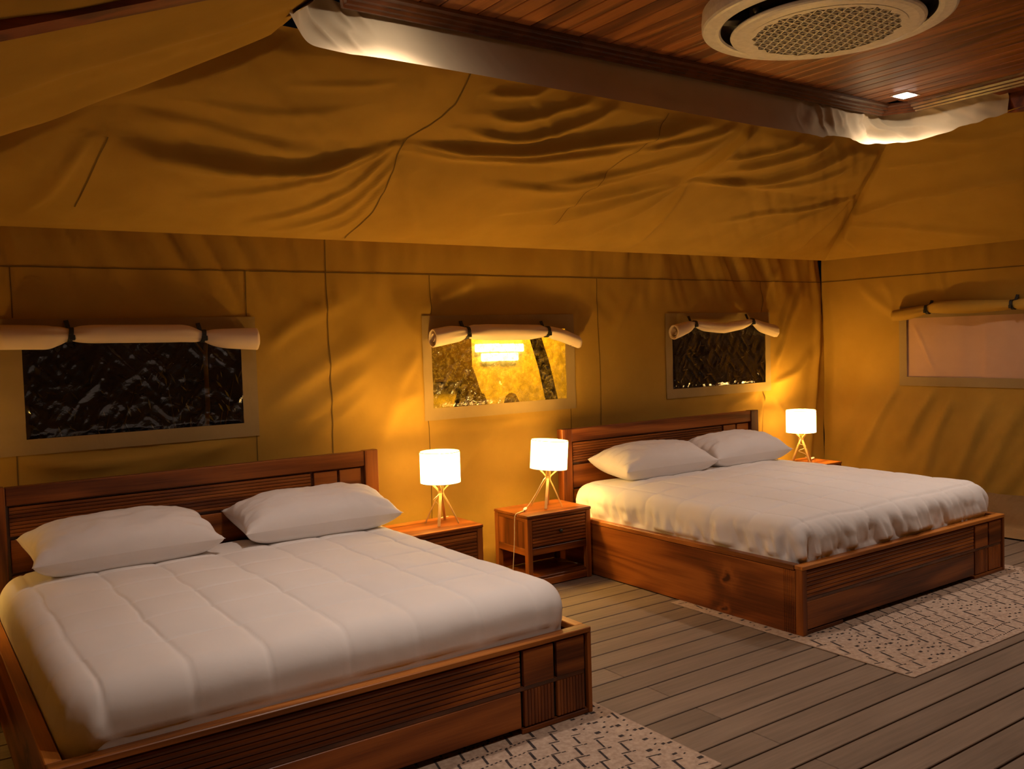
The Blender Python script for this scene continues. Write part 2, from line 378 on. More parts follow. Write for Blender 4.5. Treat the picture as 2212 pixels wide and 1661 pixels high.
def walls():
    xs = cuts(WX0, WX1, .022, [q for r in WIN for q in r[:2]]); zs = cuts(-.02, 2.26, .024, sorted({q for r in WIN for q in r[2:]} | {BANDZ}))
    X, Z = np.meshgrid(xs, zs, indexing='ij'); Y = ywall(X, Z)
    def keep(i, j):
        cx, cz = (xs[i] + xs[i + 1]) / 2, (zs[j] + zs[j + 1]) / 2
        return not any(a < cx < b and c < cz < d for a, b, c, d in WIN)
    wb = meshobj('wall_back', np.c_[X.ravel(), Y.ravel(), Z.ravel()], grid_faces(len(xs), len(zs), keep), 'canvas', True, kind='structure')
    orient(wb, (0, 0, 1.2))
    def rib(name, pts, wid, vert, parent):
        vs = []
        for (x, z) in pts:
            o = (wid / 2, 0) if vert else (0, wid / 2)
            for s in (-1, 1): vs.append((x + s * o[0], float(ywall(x + s * o[0], z + s * o[1])) - .0025, z + s * o[1]))
        orient(meshobj(name, vs, [(2 * i, 2 * i + 1, 2 * i + 3, 2 * i + 2) for i in range(len(pts) - 1)], 'seam', True, parent=parent), (0, 0, 1.2))
    rib('seam', [(x, BANDZ) for x in np.linspace(WX0, WX1, 300)], .007, False, wb)
    for x, z0, z1 in ((-3.215, 0, 1.045), (-3.2, 1.73, BANDZ), (-2.03, 1.73, BANDZ), (-1.54, 0, EAVE), (-.875, 0, 1.045), (-.83, 1.73, BANDZ), (.30, .4, 1.045), (.58, .5, BANDZ), (2.385, 0, 1.055), (2.395, 1.73, BANDZ), (-2.0, 0, 1.045)):
        rib('seam', [(x, z) for z in np.linspace(z0, z1, 60)], .006, True, wb)
    # right wall, with the covered window
    ys = cuts(WY0, WY1, .024, [W4[0], W4[1]]); zs = cuts(-.02, 2.26, .026, [W4[2], W4[3]])
    def xwall(Y, Z):
        Y = np.asarray(Y, float); Z = np.asarray(Z, float)
        t = (Y - .75 * (Z - 1.0) * -1)
        h = .014 * vn((Y + .72 * Z) * 5.5, (Z - .5 * Y) * .9, 61) * np.clip((1.12 - Z) / .2, 0, 1)
        h = h + .010 * vn((Y + .7 * Z) * 11, (Z - .6 * Y) * 1.1, 62) * np.clip((1.12 - Z) / .25, 0, 1)
        h = h + .010 * vn(Y * 12, Z * .9, 63) * np.clip((Z - 1.72) / .4, 0, 1) + .012 * fbm(Y * 1.2, Z * 1.5, 64, 2)
        for pts, ww, a in (([(1.42, 1.12), (1.65, .8), (1.86, .38)], (.03, .08), .022), ([(1.11, 1.09), (1.29, .82), (1.45, .5)], (.03, .06), .016), ([(.98, 1.04), (1.16, .64), (1.26, .25)], (.03, .07), .018),
                           ([(.71, .95), (.89, .55), (1.03, .2)], .06, .016), ([(.46, .95), (.64, .61), (.84, .22)], .07, .018), ([(1.43, 1.62), (1.73, 1.83), (1.86, 2.02)], .05, .010), ([(1.49, 1.6), (1.53, 1.82), (1.62, 2.0)], .04, .008),
                           ([(2.15, 2.1), (2.05, 1.5), (2.12, .3)], .07, .016), ([(1.1, 2.0), (1.07, 1.85), (1.05, 1.72)], .025, .008)):
            h = h + fold(Y, Z, pts, ww, a * 1.6, .5, -1)
        a, b, c, e = F4
        m = np.clip((Y - a + .05) / .05, 0, 1) * np.clip((b + .05 - Y) / .05, 0, 1) * np.clip((Z - c + .05) / .05, 0, 1) * np.clip((e + .05 - Z) / .05, 0, 1)
        return WX1 - h * (1 - .8 * m)
    Y, Z = np.meshgrid(ys, zs, indexing='ij'); X = xwall(Y, Z)
    keep = lambda i, j: not (W4[0] < (ys[i] + ys[i + 1]) / 2 < W4[1] and W4[2] < (zs[j] + zs[j + 1]) / 2 < W4[3])
    wr = orient(meshobj('wall_right', np.c_[X.ravel(), Y.ravel(), Z.ravel()], grid_faces(len(ys), len(zs), keep), 'canvas', True, kind='structure'), (0, 0, 1.2))
    vs = []
    for y in np.linspace(WY0, WY1, 200):
        for s in (-1, 1): vs.append((float(xwall(y, BANDZ)) - .0025, y, BANDZ + s * .0035))
    orient(meshobj('seam', vs, [(2 * i, 2 * i + 1, 2 * i + 3, 2 * i + 2) for i in range(199)], 'seam', True, parent=wr), (0, 0, 1.2))
    # groundsheet skirt: runs down the right wall and out over the deck, creased
    us = np.linspace(-1.4, 2.05, 150); vv = np.linspace(0, 1, 22); V = []
    for u in us:
        for v in vv:
            wv = .26 + .03 * math.sin(u * 3.1)
            if v < .45: z = .25 * (1 - v / .45) + .012; x = WX1 - .02 - .03 * (v / .45)
            else: z = .012; x = WX1 - .05 - (v - .45) / .55 * wv
            k = float(vn(u * 7 + v * 3, v * 4 - u * 2, 71)); z += .014 * abs(k) * (1 if v < .97 else .1) ; x += -.006 * float(vn(u * 9, v * 5, 73)) - .004
            V.append((min(x, WX1 - .026), u, max(z, .004)))
    meshobj('ground_skirt', V, grid_faces(150, 22), 'skirt', True, parent=wr)
    us = np.linspace(-1.34, -.3, 60); V = []
    for u in us:
        for v in np.linspace(0, 1, 10):
            V.append((u, WY1 - .035 - .05 * v - .01 * float(vn(u * 8, v * 4, 75)), max(.004, .27 * (1 - v) - .05 * (u + .9))))
    meshobj('ground_skirt', V, grid_faces(60, 10), 'canvas', True, parent=wb)
    for nm, pts in (('wall_left', [(WX0, WY0), (WX0, WY1)]), ('wall_front', [(WX0, WY0), (WX1, WY0)])):
        n = 60; V = []
        for i in range(n):
            a = i / (n - 1); x = pts[0][0] + a * (pts[1][0] - pts[0][0]); y = pts[0][1] + a * (pts[1][1] - pts[0][1])
            for j in range(20): V.append((x, y, -.02 + j * 2.28 / 19))
        orient(meshobj(nm, V, grid_faces(n, 20), 'canvas', True, kind='structure'), (0, 0, 1.2))
    return wb, wr, xwall
wall_back, wall_right, xwall = walls()

# ------------------------------------------------------------------ canvas roof
def roof():
    root = empty('roof', kind='structure')
    UL = 1.565
    def panel(name, E0, E1, T0, T1, nu, nv, hfun, mat='canvas'):
        E0, E1, T0, T1 = map(np.array, (E0, E1, T0, T1))
        s, t = np.meshgrid(np.linspace(0, 1, nu), np.linspace(0, 1, nv), indexing='ij')
        P = ((E0[None, None] * (1 - s[..., None]) + E1 * s[..., None]) * (1 - t[..., None]) + (T0 * (1 - s[..., None]) + T1 * s[..., None]) * t[..., None])
        n = np.cross(E1 - E0, (T0 + T1) / 2 - (E0 + E1) / 2); n /= np.linalg.norm(n)
        if n[2] > 0: n = -n
        h, edge = hfun(P, s, t)
        P = P + n * (h * edge)[..., None]
        o = meshobj(name, P.reshape(-1, 3), grid_faces(nu, nv), mat, True, parent=root)
        orient(o, (0, 0, 1.2)); return P, n
    ed = lambda s, t, a=.02, b=.06: np.clip(s / a, 0, 1) * np.clip((1 - s) / a, 0, 1) * np.clip(t / b, 0, 1) * np.clip((1 - t) / b, 0, 1)
    ties = [-4.6, -2.9, -1.5, .62, 2.33, 3.6]
    def hb(P, s, t):
        X = P[..., 0]; U = t * UL; V = U / .92
        h = np.zeros(X.shape)
        for a, b in zip(ties, ties[1:]):
            c = np.clip((X - a) / (b - a), 0, 1); cell = np.sin(PI * c) ** 1.2
            h += cell * .055 * np.exp(-((U - .95) / .55) ** 2)
        h += .035 * np.clip(np.sin(PI * np.clip(U / .95, 0, 1)), 0, 1) + .03 * np.clip(np.sin(PI * np.clip((U - .95) / .66, 0, 1)), 0, 1)
        F = [([(-2.9, .79), (-2.66, .735), (-2.29, .72), (-1.86, .79), (-1.5, .94)], (.10, .05), .045, 1), ([(-2.86, .95), (-2.57, .96), (-2.25, .92), (-1.9, .86)], .06, .018, 1),
             ([(-1.5, .94), (-1.13, 1.0), (-.86, 1.09), (-.36, 1.27), (.05, 1.41), (.5, 1.56)], (.04, .08), .040, 1), ([(-1.46, .90), (-.9, .97), (-.4, 1.12), (.1, 1.33)], (.04, .07), .026, 1),
             ([(-1.25, 1.16), (-.9, 1.17), (-.59, 1.36), (-.37, 1.55)], .05, .024, 1), ([(-1.2, 1.30), (-.95, 1.32), (-.68, 1.47), (-.52, 1.58)], .04, .018, 1), ([(-1.25, 1.42), (-1.0, 1.46), (-.8, 1.58)], .03, .014, 1),
             ([(-.1, 1.2), (.3, 1.36), (.6, 1.56)], .05, .022, 1), ([(-.5, .80), (0, .95), (.35, 1.2), (.6, 1.5)], .06, .022, 1), ([(-.9, .75), (-.3, .78), (.2, .98), (.5, 1.3)], .06, .016, 1),
             ([(.64, 1.57), (.61, 1.29), (.58, .88)], (.07, .035), .035, -1), ([(-.38, .33), (.1, .59), (.58, .88)], (.09, .03), .018, -1), ([(-.07, .11), (.32, .4), (.58, .88)], (.09, .03), .020, -1), ([(-.7, .42), (-.1, .66), (.55, .9)], (.08, .03), .014, -1),
             ([(.6, .91), (1.18, 1.06), (1.5, 1.36), (1.82, 1.6)], (.035, .07), .030, 1), ([(.79, 1.09), (1.15, 1.34), (1.5, 1.58)], .05, .024, 1), ([(.64, 1.2), (.95, 1.36), (1.2, 1.56)], .04, .018, 1), ([(.75, .98), (1.3, 1.0), (1.75, 1.25), (1.9, 1.55)], .05, .014, 1),
             ([(.64, .89), (.69, .45), (.72, .05)], (.025, .08), .022, 1), ([(2.33, .96), (1.92, .7), (1.79, .33), (1.6, .03)], (.025, .08), .022, 1), ([(2.33, .96), (2.0, .85), (1.5, .72), (1.1, .5)], (.025, .07), .016, -1),
             ([(2.33, .96), (2.7, .68), (3.1, .25)], (.03, .08), .028, 1), ([(2.33, .96), (2.35, .6), (2.5, .1)], (.025, .07), .018, 1),
             ([(-1.5, .92), (-1.71, .45), (-2.14, .12)], (.025, .07), .016, -1), ([(-1.46, .82), (-1.6, .31), (-1.98, .05)], (.025, .06), .014, -1), ([(-1.44, .68), (-1.51, .21), (-1.7, .03)], (.02, .05), .011, -1), ([(-1.52, .94), (-1.9, .62), (-2.5, .38)], (.025, .08), .014, -1),
             ([(-1.42, .75), (-1.2, .4), (-1.05, .1)], (.02, .07), .010, 1), ([(-2.95, .78), (-3.05, .4), (-3.2, .1)], (.03, .08), .014, 1), ([(-2.2, 1.3), (-1.95, 1.33), (-1.7, 1.4)], .03, .006, 1), ([(-2.6, 1.1), (-2.2, 1.12), (-1.8, 1.2)], .05, .008, 1)]
        for pts, ww, a, fl in F: h = h + fold(X, U, pts, ww, a * 1.5, .45, fl)
        h += .014 * fbm(X * 2.0, U * 2.4, 81, 3)
        h += .0055 * vn((X + 1.2 * U) * 14, U * 2 - X * .5, 83) * np.clip(vn(X * 1.3, U * 1.3, 84) + .25, 0, 1) + .006 * vn(U * 15 - X * 4, X * 1.5, 85) * np.clip(vn(X * 1.1, U * 1.5, 86) + .15, 0, 1)
        return h, ed(s, t)
    E0, E1, T0, T1 = (WX0, 2.09, 2.166), (WX1 - .12, 2.09, 2.166), (-2.31, .765, 2.87), (1.985, .77, 2.815)
    P, n = panel('roof_slope', E0, E1, T0, T1, 420, 110, hb)
    # stitched seams follow the cloth
    def seam(pts, wid=.006):
        A = P; nu, nv = A.shape[:2]; out = []
        for (x, u) in pts:
            j = min(max(u / UL, 0), 1) * (nv - 1); j0 = int(min(j, nv - 2)); fj = j - j0
            row = A[:, j0] * (1 - fj) + A[:, j0 + 1] * fj
            k = [np.interp(x, row[:, 0], row[:, c]) for c in range(3)]; out.append(np.array(k) + n * .003)
        V = []
        for i, q in enumerate(out):
            d = out[min(i + 1, len(out) - 1)] - out[max(i - 1, 0)]; sd = np.cross(d, n); sd /= np.linalg.norm(sd)
            V += [q - sd * wid / 2, q + sd * wid / 2]
        orient(meshobj('seam', V, [(2 * i, 2 * i + 1, 2 * i + 3, 2 * i + 2) for i in range(len(out) - 1)], 'seam', True, parent=root), (0, 0, 1.2))
    def res(pts, n_=60):
        p = np.array(pts); d = np.r_[0, np.cumsum(np.hypot(*np.diff(p, axis=0).T))]; q = np.linspace(0, d[-1], n_); return list(zip(np.interp(q, d, p[:, 0]), np.interp(q, d, p[:, 1])))
    seam(res([(-1.36, 1.58), (-1.36, 1.3), (-1.42, 1.1), (-1.49, .94), (-1.45, .67), (-1.42, .33), (-1.47, .02)]))
    seam(res([(-2.88, .8), (-2.91, .56), (-2.95, .25)])); seam(res([(-.05, 1.5), (-.12, 1.0), (-.2, .4)]), .004)
    def hr(P, s, t):
        Y = P[..., 1]; U = t * 1.41
        h = .05 * np.sin(PI * t) * (1 - .4 * np.sin(Y * 2)) + .010 * fbm(Y * 2.2, U * 2.4, 91, 3)
        for pts, ww, a, fl in (([(1.62, .62), (1.2, .74), (.5, .80), (-.3, .78)], (.03, .10), .030, 1), ([(1.62, .60), (1.2, .45), (.7, .2), (.4, .05)], (.03, .09), .016, -1), ([(1.62, .6), (1.65, .3), (1.7, .05)], (.03, .08), .02, 1), ([(1.0, 1.2), (.5, 1.1), (0, 1.15)], .06, .016, 1), ([(.6, 1.38), (.2, 1.22), (-.4, 1.2)], .05, .016, 1)):
            h = h + fold(Y, U, pts, ww, a * 1.5, .45, fl)
        return h, ed(s, t, .015)
    panel('roof_slope', (WX1 - .12, 2.09, 2.166), (WX1 - .12, WY0 + .02, 2.166), (1.985, .77, 2.815), (2.12, -1.25, 2.96), 220, 70, hr)
    def hl(P, s, t):
        # left slope: a heavy roll of cloth hangs below the hip line
        Yr = s; h = .0 * np.sin(PI * t) + .012 * fbm(P[..., 1] * 1.6, P[..., 0] * 1.6, 101, 3)
        d = (1 - s)
        h = h + .060 * np.exp(-((d - .055) / .05) ** 2) * np.clip(np.sin(PI * np.clip(t * .95, 0, 1)), 0, 1) ** .7
        h = h + .035 * np.exp(-((d - .20) / .035) ** 2) * np.sin(PI * t) ** .8 + .02 * np.exp(-((d - .125) / .02) ** 2) * t * np.sin(PI * t)
        h = h + .02 * np.exp(-((d - .42) / .06) ** 2) * np.sin(PI * t)
        return h, ed(s, t, .01, .04)
    panel('roof_slope', (WX0 + .03, WY0 + .02, 2.175), (WX0 + .03, 2.09, 2.170), (-2.31, -1.25, 2.88), (-2.31, .765, 2.87), 260, 70, hl)
    panel('roof_slope', (WX1 - .045, WY0 + .02, 2.175), (WX0 + .03, WY0 + .02, 2.175), (1.96, -1.3, 2.80), (-2.33, -1.3, 2.80), 60, 20, lambda P, s, t: (.03 * np.sin(PI * t), ed(s, t)))
    for nm, a, b, c, e in (('eave_hem', (WX0, 2.09, 2.166), (WX1 - .12, 2.09, 2.166), (WX0, WY1 + .03, 2.255), (WX1 + .03, WY1 + .03, 2.255)), ('eave_hem', (WX1 - .12, 2.09, 2.166), (WX1 - .12, WY0, 2.166), (WX1 + .03, WY1 + .03, 2.255), (WX1 + .03, WY0, 2.255))):
        a, b, c, e = map(np.array, (a, b, c, e)); V = []
        for k in range(80):
            f = k / 79
            for j in range(5): t = j / 4; V.append((a * (1 - f) + b * f) * (1 - t) + (c * (1 - f) + e * f) * t + np.array((0, 0, -.012 * math.sin(PI * t) * (1 + .5 * float(vn(f * 60, 0, 7))))))
        orient(meshobj(nm, V, grid_faces(80, 5), 'canvas', True, parent=root), (0, 0, 1.2))
    # pale valance of folded canvas hanging between the timber trim and the slopes
    top = [(-2.235, .60, 2.965), (-2.20, .74, 2.965), (-2.05, .765, 2.962), (-1.38, .765, 2.96), (.6, .765, 2.96), (1.72, .765, 2.96), (1.88, .765, 2.945), (1.99, .60, 2.955), (2.01, .42, 2.963), (2.015, .12, 2.966), (2.02, -.02, 2.968)]
    bot = [(-2.40, .46, 2.80), (-2.26, .63, 2.77), (-2.02, .70, 2.785), (-1.38, .705, 2.785), (.6, .73, 2.775), (1.55, .70, 2.775), (1.83, .655, 2.765), (1.96, .52, 2.785), (1.985, .30, 2.815), (2.0, .08, 2.84), (2.02, -.02, 2.855)]
    top, bot = np.array(top), np.array(bot); top[:, 2] += .04; top[:, 1] -= .025 * (top[:, 1] > .7)
    d = np.r_[0, np.cumsum(np.linalg.norm(np.diff(top[:, :2], axis=0), axis=1))]; q = np.linspace(0, d[-1], 520)
    ip = lambda a: np.c_[[np.interp(q, d, a[:, k]) for k in range(3)]].T
    Tq, Bq = ip(top), ip(bot)
    for a in (Tq, Bq):
        for _ in range(10): a[1:-1] = (a[:-2] + 2 * a[1:-1] + a[2:]) / 4
    V = []; nv = 26
    for i in range(520):
        x = Tq[i, 0]; crump = np.clip((x - .9) / .4, 0, 1) * np.clip((2.3 - x) / .3, 0, 1) + np.clip((-1.9 - x) / .15, 0, 1) * .9
        if q[i] > d[7]: crump *= .45
        calm = .18
        for j in range(nv):
            t = j / (nv - 1); p = Tq[i] * (1 - t) + Bq[i] * t
            k = float(vn(q[i] * 9 + t * 1.2, t * .9, 111)) + .55 * float(1 - 2 * abs(vn(q[i] * 11 - t * 2.2, t * 1.1, 112))) 
            out = (crump * .034 + calm * .012) * k * math.sin(PI * min(1, t * .9 + .08))
            belly = .03 * math.sin(PI * t)
            tg = Tq[min(i + 1, 519)] - Tq[max(i - 1, 0)]; nn = np.array([tg[1], -tg[0], 0]); nn /= np.linalg.norm(nn) + 1e-9
            p = p - nn * (belly * .6 - out)
            p[2] += crump * .014 * float(vn(q[i] * 13, 0, 113)) * t
            V.append(p)
    meshobj('valance', V, grid_faces(520, nv), 'valance', True, parent=root)
    # left side of the same valance, seen from behind
    V = []
    for i in range(60):
        y = .60 - i / 59 * .28
        for j in range(8):
            t = j / 7; V.append((-2.235 - .12 * t + .02 * float(vn(y * 8, t, 121)), y - .02 * t, 2.965 - .14 * t - .01 * math.sin(PI * t)))
    meshobj('valance', V, grid_faces(60, 8), 'valance', True, parent=root)
    return root
roof_root = roof()

# ------------------------------------------------------------------ floor of deck boards
def floor():
    f = MB().box(WX0 - .05, WX1 + .05, WY0 - .05, WY1 + .05, -.06, -.026, 0).build('floor', 'gap', kind='structure')
    pitch = .1457; gap = .009; J = -1.046
    def board(L):
        return MB().box(0, L, 0, pitch - gap, -.025, 0, .0025)
    mA = mB = None; y = .1760 - pitch * 25; r = 0
    rows = []
    k = 0
    y0 = .1785
    for i in range(-25, 15):
        ya = y0 + i * pitch + gap / 2
        if ya < WY0 or ya + pitch > WY1 + .12: continue
        rows.append((i, ya))
    proto = {}
    for i, ya in rows:
        segs = [(WX0, J), (J + .003, WX1)] if i % 2 == 0 else [(WX0, J - 2.2), (J - 2.197, J + 2.9), (J + 2.903, WX1)]
        for a, b in segs:
            L = round(b - a, 4)
            if L not in proto:
                o = board(L).build('plank', 'deck', f); proto[L] = o
            else:
                o = proto[L].copy(); COL.objects.link(o); o.parent = f
            o.location = (a, ya, 0)
floor()

# ------------------------------------------------------------------ timber ceiling panel and its moulding
CH = .10   # chamfer of the corners
def octo(d):
    x0, x1, y0, y1 = PX0 - d, PX1 + d, PY0 - d, PY1 + d; c = CH + d * .586; cy = c * 1.9
    return [(x0 + c, y1), (x1 - c, y1), (x1, y1 - cy), (x1, y0 + cy), (x1 - c, y0), (x0 + c, y0), (x0, y0 + cy), (x0, y1 - cy)]
def ceiling():
    c = MB().prism(octo(-.02), 2, CEIL + .016, CEIL + .05).build('ceiling', 'gap', kind='structure')
    xs = np.arange(PX0 + .035, PX1 - .03, .1)
    for i, x in enumerate(xs):
        x1 = min(x + .094, PX1 - .03); ya, yb = PY0 + .03, PY1 - .035
        e = .0
        if x < PX0 + CH + .02 or x1 > PX1 - CH - .02: e = .12
        b = bmesh.new()
        o = MB().box(x, x1, ya + e, yb - e, CEIL, CEIL + .014, .003).build('plank', 'ceil_wood', c)
    prof = [(-.085, CEIL - .001), (-.080, CEIL - .014), (-.058, CEIL - .020), (-.052, CEIL - .033), (-.034, CEIL - .036), (-.028, CEIL - .047), (-.014, CEIL - .050), (-.008, CEIL - .060), (.004, CEIL - .060), (.006, CEIL + .02), (-.02, CEIL + .02)]
    V = []; n = 8
    for dd, z in prof: V += [(px, py, z) for px, py in octo(dd)]
    F = []
    m = len(prof)
    for i in range(m - 1):
        for k in range(n): F.append((i * n + k, i * n + (k + 1) % n, (i + 1) * n + (k + 1) % n, (i + 1) * n + k))
    meshobj('trim_1', V, F, 'trim_wood', kind='structure')
    # outer frame that carries the panel
    meshobj('trim_2', [(px, py, z) for z in (CEIL + .02, CEIL + .075) for px, py in octo(.03)], [(k, (k + 1) % 8, 8 + (k + 1) % 8, 8 + k) for k in range(8)], 'trim_wood', kind='structure')
    # rafters that run down each side slope
    t = math.tan(math.radians(21))
    for nm, xa, xb, sg in (('rafter', PX0 - .03, WX0 + .05, -1), ('rafter', 2.045, WX1 - .06, 1)):
        L = abs(xb - xa); h = .105
        zt = 2.985 if sg > 0 else 3.0
        poly = [(xa, zt - h - .02), (xb, zt - h - .02 - L * t), (xb, zt - L * t), (xa, zt)]
        b = MB()
        A = [b.bm.verts.new((x, -.115 + 0, z)) for x, z in poly]; B = [b.bm.verts.new((x, -.005, z)) for x, z in poly]
        b.bm.faces.new(A); b.bm.faces.new(B[::-1])
        for k in range(4): b.bm.faces.new((A[k], A[(k + 1) % 4], B[(k + 1) % 4], B[k]))
        b.build(nm, 'rafter_wood', kind='structure')
    MB().box(1.93, 2.075, -.16, .04, 2.975, 3.03, .004).build('rafter_bracket', 'rafter_wood', kind='structure')
ceiling()

def downlight(x, y, label, group='square ceiling downlights'):
    r = empty('downlight', (x, y, CEIL), label=label, cat='downlight', group=group)
    MB().box(-.075, .075, -.06, .06, -.004, .0, .001).build('bezel', 'white_plastic', r)
    MB().box(-.055, .055, -.045, .045, -.0065, -.0045, 0).build('light_panel', 'led', r)
    ld = bpy.data.lights.new('downlight_beam', 'SPOT'); ld.energy = LED_W; ld.color = LED_COL; ld.spot_size = math.radians(128); ld.spot_blend = 1.0; ld.shadow_soft_size = .05
    lo = bpy.data.objects.new('downlight_beam', ld); COL.objects.link(lo); lo.parent = r; lo.location = (0, 0, -.02)
    return r
downlight(1.69, .455, 'small square white downlight glowing near the right corner of the timber ceiling')
downlight(-1.86, .455, 'square downlight near the left end of the timber ceiling by the cream valance')
downlight(1.69, -1.01, 'square downlight at the front right of the timber ceiling')
downlight(-1.86, -1.01, 'square downlight at the front left of the timber ceiling')

# ------------------------------------------------------------------ air conditioner
def air_con():
    r = empty('air_conditioner', (-.14, -.28, 0), label='round white ceiling cassette air conditioner with a triangular lattice grille', cat='air conditioner')
    MB().lathe([(.548, CEIL), (.552, 2.985), (.551, 2.955), (.546, 2.944), (.536, 2.939), (.49, 2.937), (.474, 2.939), (.466, 2.946)], 160).build('outer_ring', 'white_plastic', r)
    MB().lathe([(.466, 2.946), (.462, 2.962), (.462, 3.005), (.33, 3.005), (.33, 2.94), (.402, 2.926)], 120).build('air_slot', 'ac_dark', r, True)
    MB().lathe([(.345, 2.905), (.345, 2.899), (.39, 2.8995), (.41, 2.9025), (.420, 2.908), (.423, 2.914), (.421, 2.920), (.402, 2.926)], 160).build('centre_disc', 'white_plastic', r)
    MB().lathe([(.0001, 2.935), (.36, 2.935)], 48).build('filter', 'ac_grille_back', r)
    for a in (20, 110, 200, 290):
        b = MB(); b.box(.36, .47, -.035, .035, 2.945, 3.0, .003); o = b.build('slot_bridge', 'ac_dark', r); o.rotation_euler.z = math.radians(a + 128)
    b = MB(); b.lathe([(.0001, -.022), (.012, -.02), (.019, -.010), (.021, 0)], 20); o = b.build('sensor', 'knob', r, True); o.location = (-.40, .055, 2.95)
    # lattice: bars in three directions clipped to the disc
    b = MB(); R = .345; pit = .047
    for k, a in enumerate((0, 60, 120)):
        ca, sa = math.cos(math.radians(a)), math.sin(math.radians(a))
        for i in range(-12, 13):
            d = i * pit * .866
            if abs(d) > R - .004: continue
            L = math.sqrt(R * R - d * d); wd = .0023
            P = []
            for z in (2.8985, 2.907):
                for u, v in ((-L, d - wd), (L, d - wd), (L, d + wd), (-L, d + wd)): P.append(b.bm.verts.new((u * ca - v * sa, u * sa + v * ca, z + k * .0004)))
            b.bm.faces.new(P[:4]); b.bm.faces.new(P[4:][::-1])
            for q in range(4): b.bm.faces.new((P[q], P[(q + 1) % 4], P[4 + (q + 1) % 4], P[4 + q]))
    o = b.build('grille', 'white_plastic', r); 
    # solid margin around the lattice, broken into an uneven edge
    b = MB(); n = 72
    A = [b.bm.verts.new((.347 * math.cos(2 * PI * i / n), .347 * math.sin(2 * PI * i / n), 2.8975)) for i in range(n)]
    rr = [(.315 + .012 * (i % 3 == 0) - .010 * (i % 5 == 0)) for i in range(n)]
    Bv = [b.bm.verts.new((rr[i] * math.cos(2 * PI * i / n), rr[i] * math.sin(2 * PI * i / n), 2.8975)) for i in range(n)]
    for i in range(n): b.bm.faces.new((A[i], A[(i + 1) % n], Bv[(i + 1) % n], Bv[i]))
    b.build('grille_margin', 'white_plastic', r)
air_con()

# ------------------------------------------------------------------ windows and blinds
def window(n, pane, fr, pmat):
    r = empty('window_%d' % n, kind='structure')
    a, b, c, d = pane; A, B, C, D = fr
    def sheet(name, x0, x1, z0, z1, mat, off):
        nx = max(2, int((x1 - x0) / .02) + 1); nz = max(2, int((z1 - z0) / .02) + 1)
        X, Z = np.meshgrid(np.linspace(x0, x1, nx), np.linspace(z0, z1, nz), indexing='ij')
        h = ywall(X, Z) - off - .003 * vn(X * 14, Z * 14, 7 + n)
        V = np.c_[X.ravel(), h.ravel(), Z.ravel()]
        orient(meshobj(name, V, grid_faces(nx, nz), mat, True, parent=r), (0, 0, 1.2))
    sheet('top_border', A, B, d - .01, D, 'canvas_band', .007); sheet('bottom_border', A, B, C, c + .008, 'canvas_band', .007)
    sheet('side_border', A, a + .012, c + .008, d - .01, 'canvas_band', .007); sheet('side_border', b - .012, B, c + .008, d - .01, 'canvas_band', .007)
    nx, nz = 200, 100; X, Z = np.meshgrid(np.linspace(a, b, nx), np.linspace(c, d, nz), indexing='ij')
    h = .006 * fbm(X * 4, Z * 4, 131 + n, 2) + .010 * (1 - np.abs(vn((X + Z) * 12, (Z - X) * 7, 141 + n))) + .006 * (1 - np.abs(vn((X - .6 * Z) * 22, Z * 9, 151 + n)))
    ee = np.clip(np.minimum(np.minimum(X - a, b - X), np.minimum(Z - c, d - Z)) / .03, 0, 1)
    orient(meshobj('pane', np.c_[X.ravel(), (WY1 - h * ee).ravel(), Z.ravel()], grid_faces(nx, nz), pmat, True, parent=r), (0, 0, 1.2))
    return r
window(1, WIN[0], WFR[0], 'pane'); window(2, WIN[1], WFR[1], 'pane_dirty'); window(3, WIN[2], WFR[2], 'pane')
def window4():
    r = empty('window_4', kind='structure')
    a, b, c, d = W4; A, B, C, D = F4
    def sheet(name, y0, y1, z0, z1, mat, off, rip=0.0):
        ny = max(2, int((y1 - y0) / .012) + 1); nz = max(2, int((z1 - z0) / .02) + 1)
        Y, Z = np.meshgrid(np.linspace(y0, y1, ny), np.linspace(z0, z1, nz), indexing='ij')
        X = xwall(Y, Z) - off
        if rip:
            X = X - rip * (vn(Y * 7, Z * .6, 161) + .5 * vn(Y * 15, Z * .8, 162)) - fold(Y, Z, [(1.36, 1.60), (1.28, 1.45), (1.15, 1.15)], .02, .010, .3)
        orient(meshobj(name, np.c_[X.ravel(), Y.ravel(), Z.ravel()], grid_faces(ny, nz), mat, True, parent=r), (0, 0, 1.2))
    sheet('side_border', b - .012, B, C, D, 'canvas_band', .006); sheet('side_border', A, a + .012, C, D, 'canvas_band', .006)
    sheet('bottom_border', a, b, C, c + .008, 'canvas_band', .006); sheet('top_border', a, b, d - .02, D, 'canvas_band', .006)
    sheet('closed_flap', a - .02, b + .02, c - .02, d + .02, 'flap', -.012, .008)
window4()

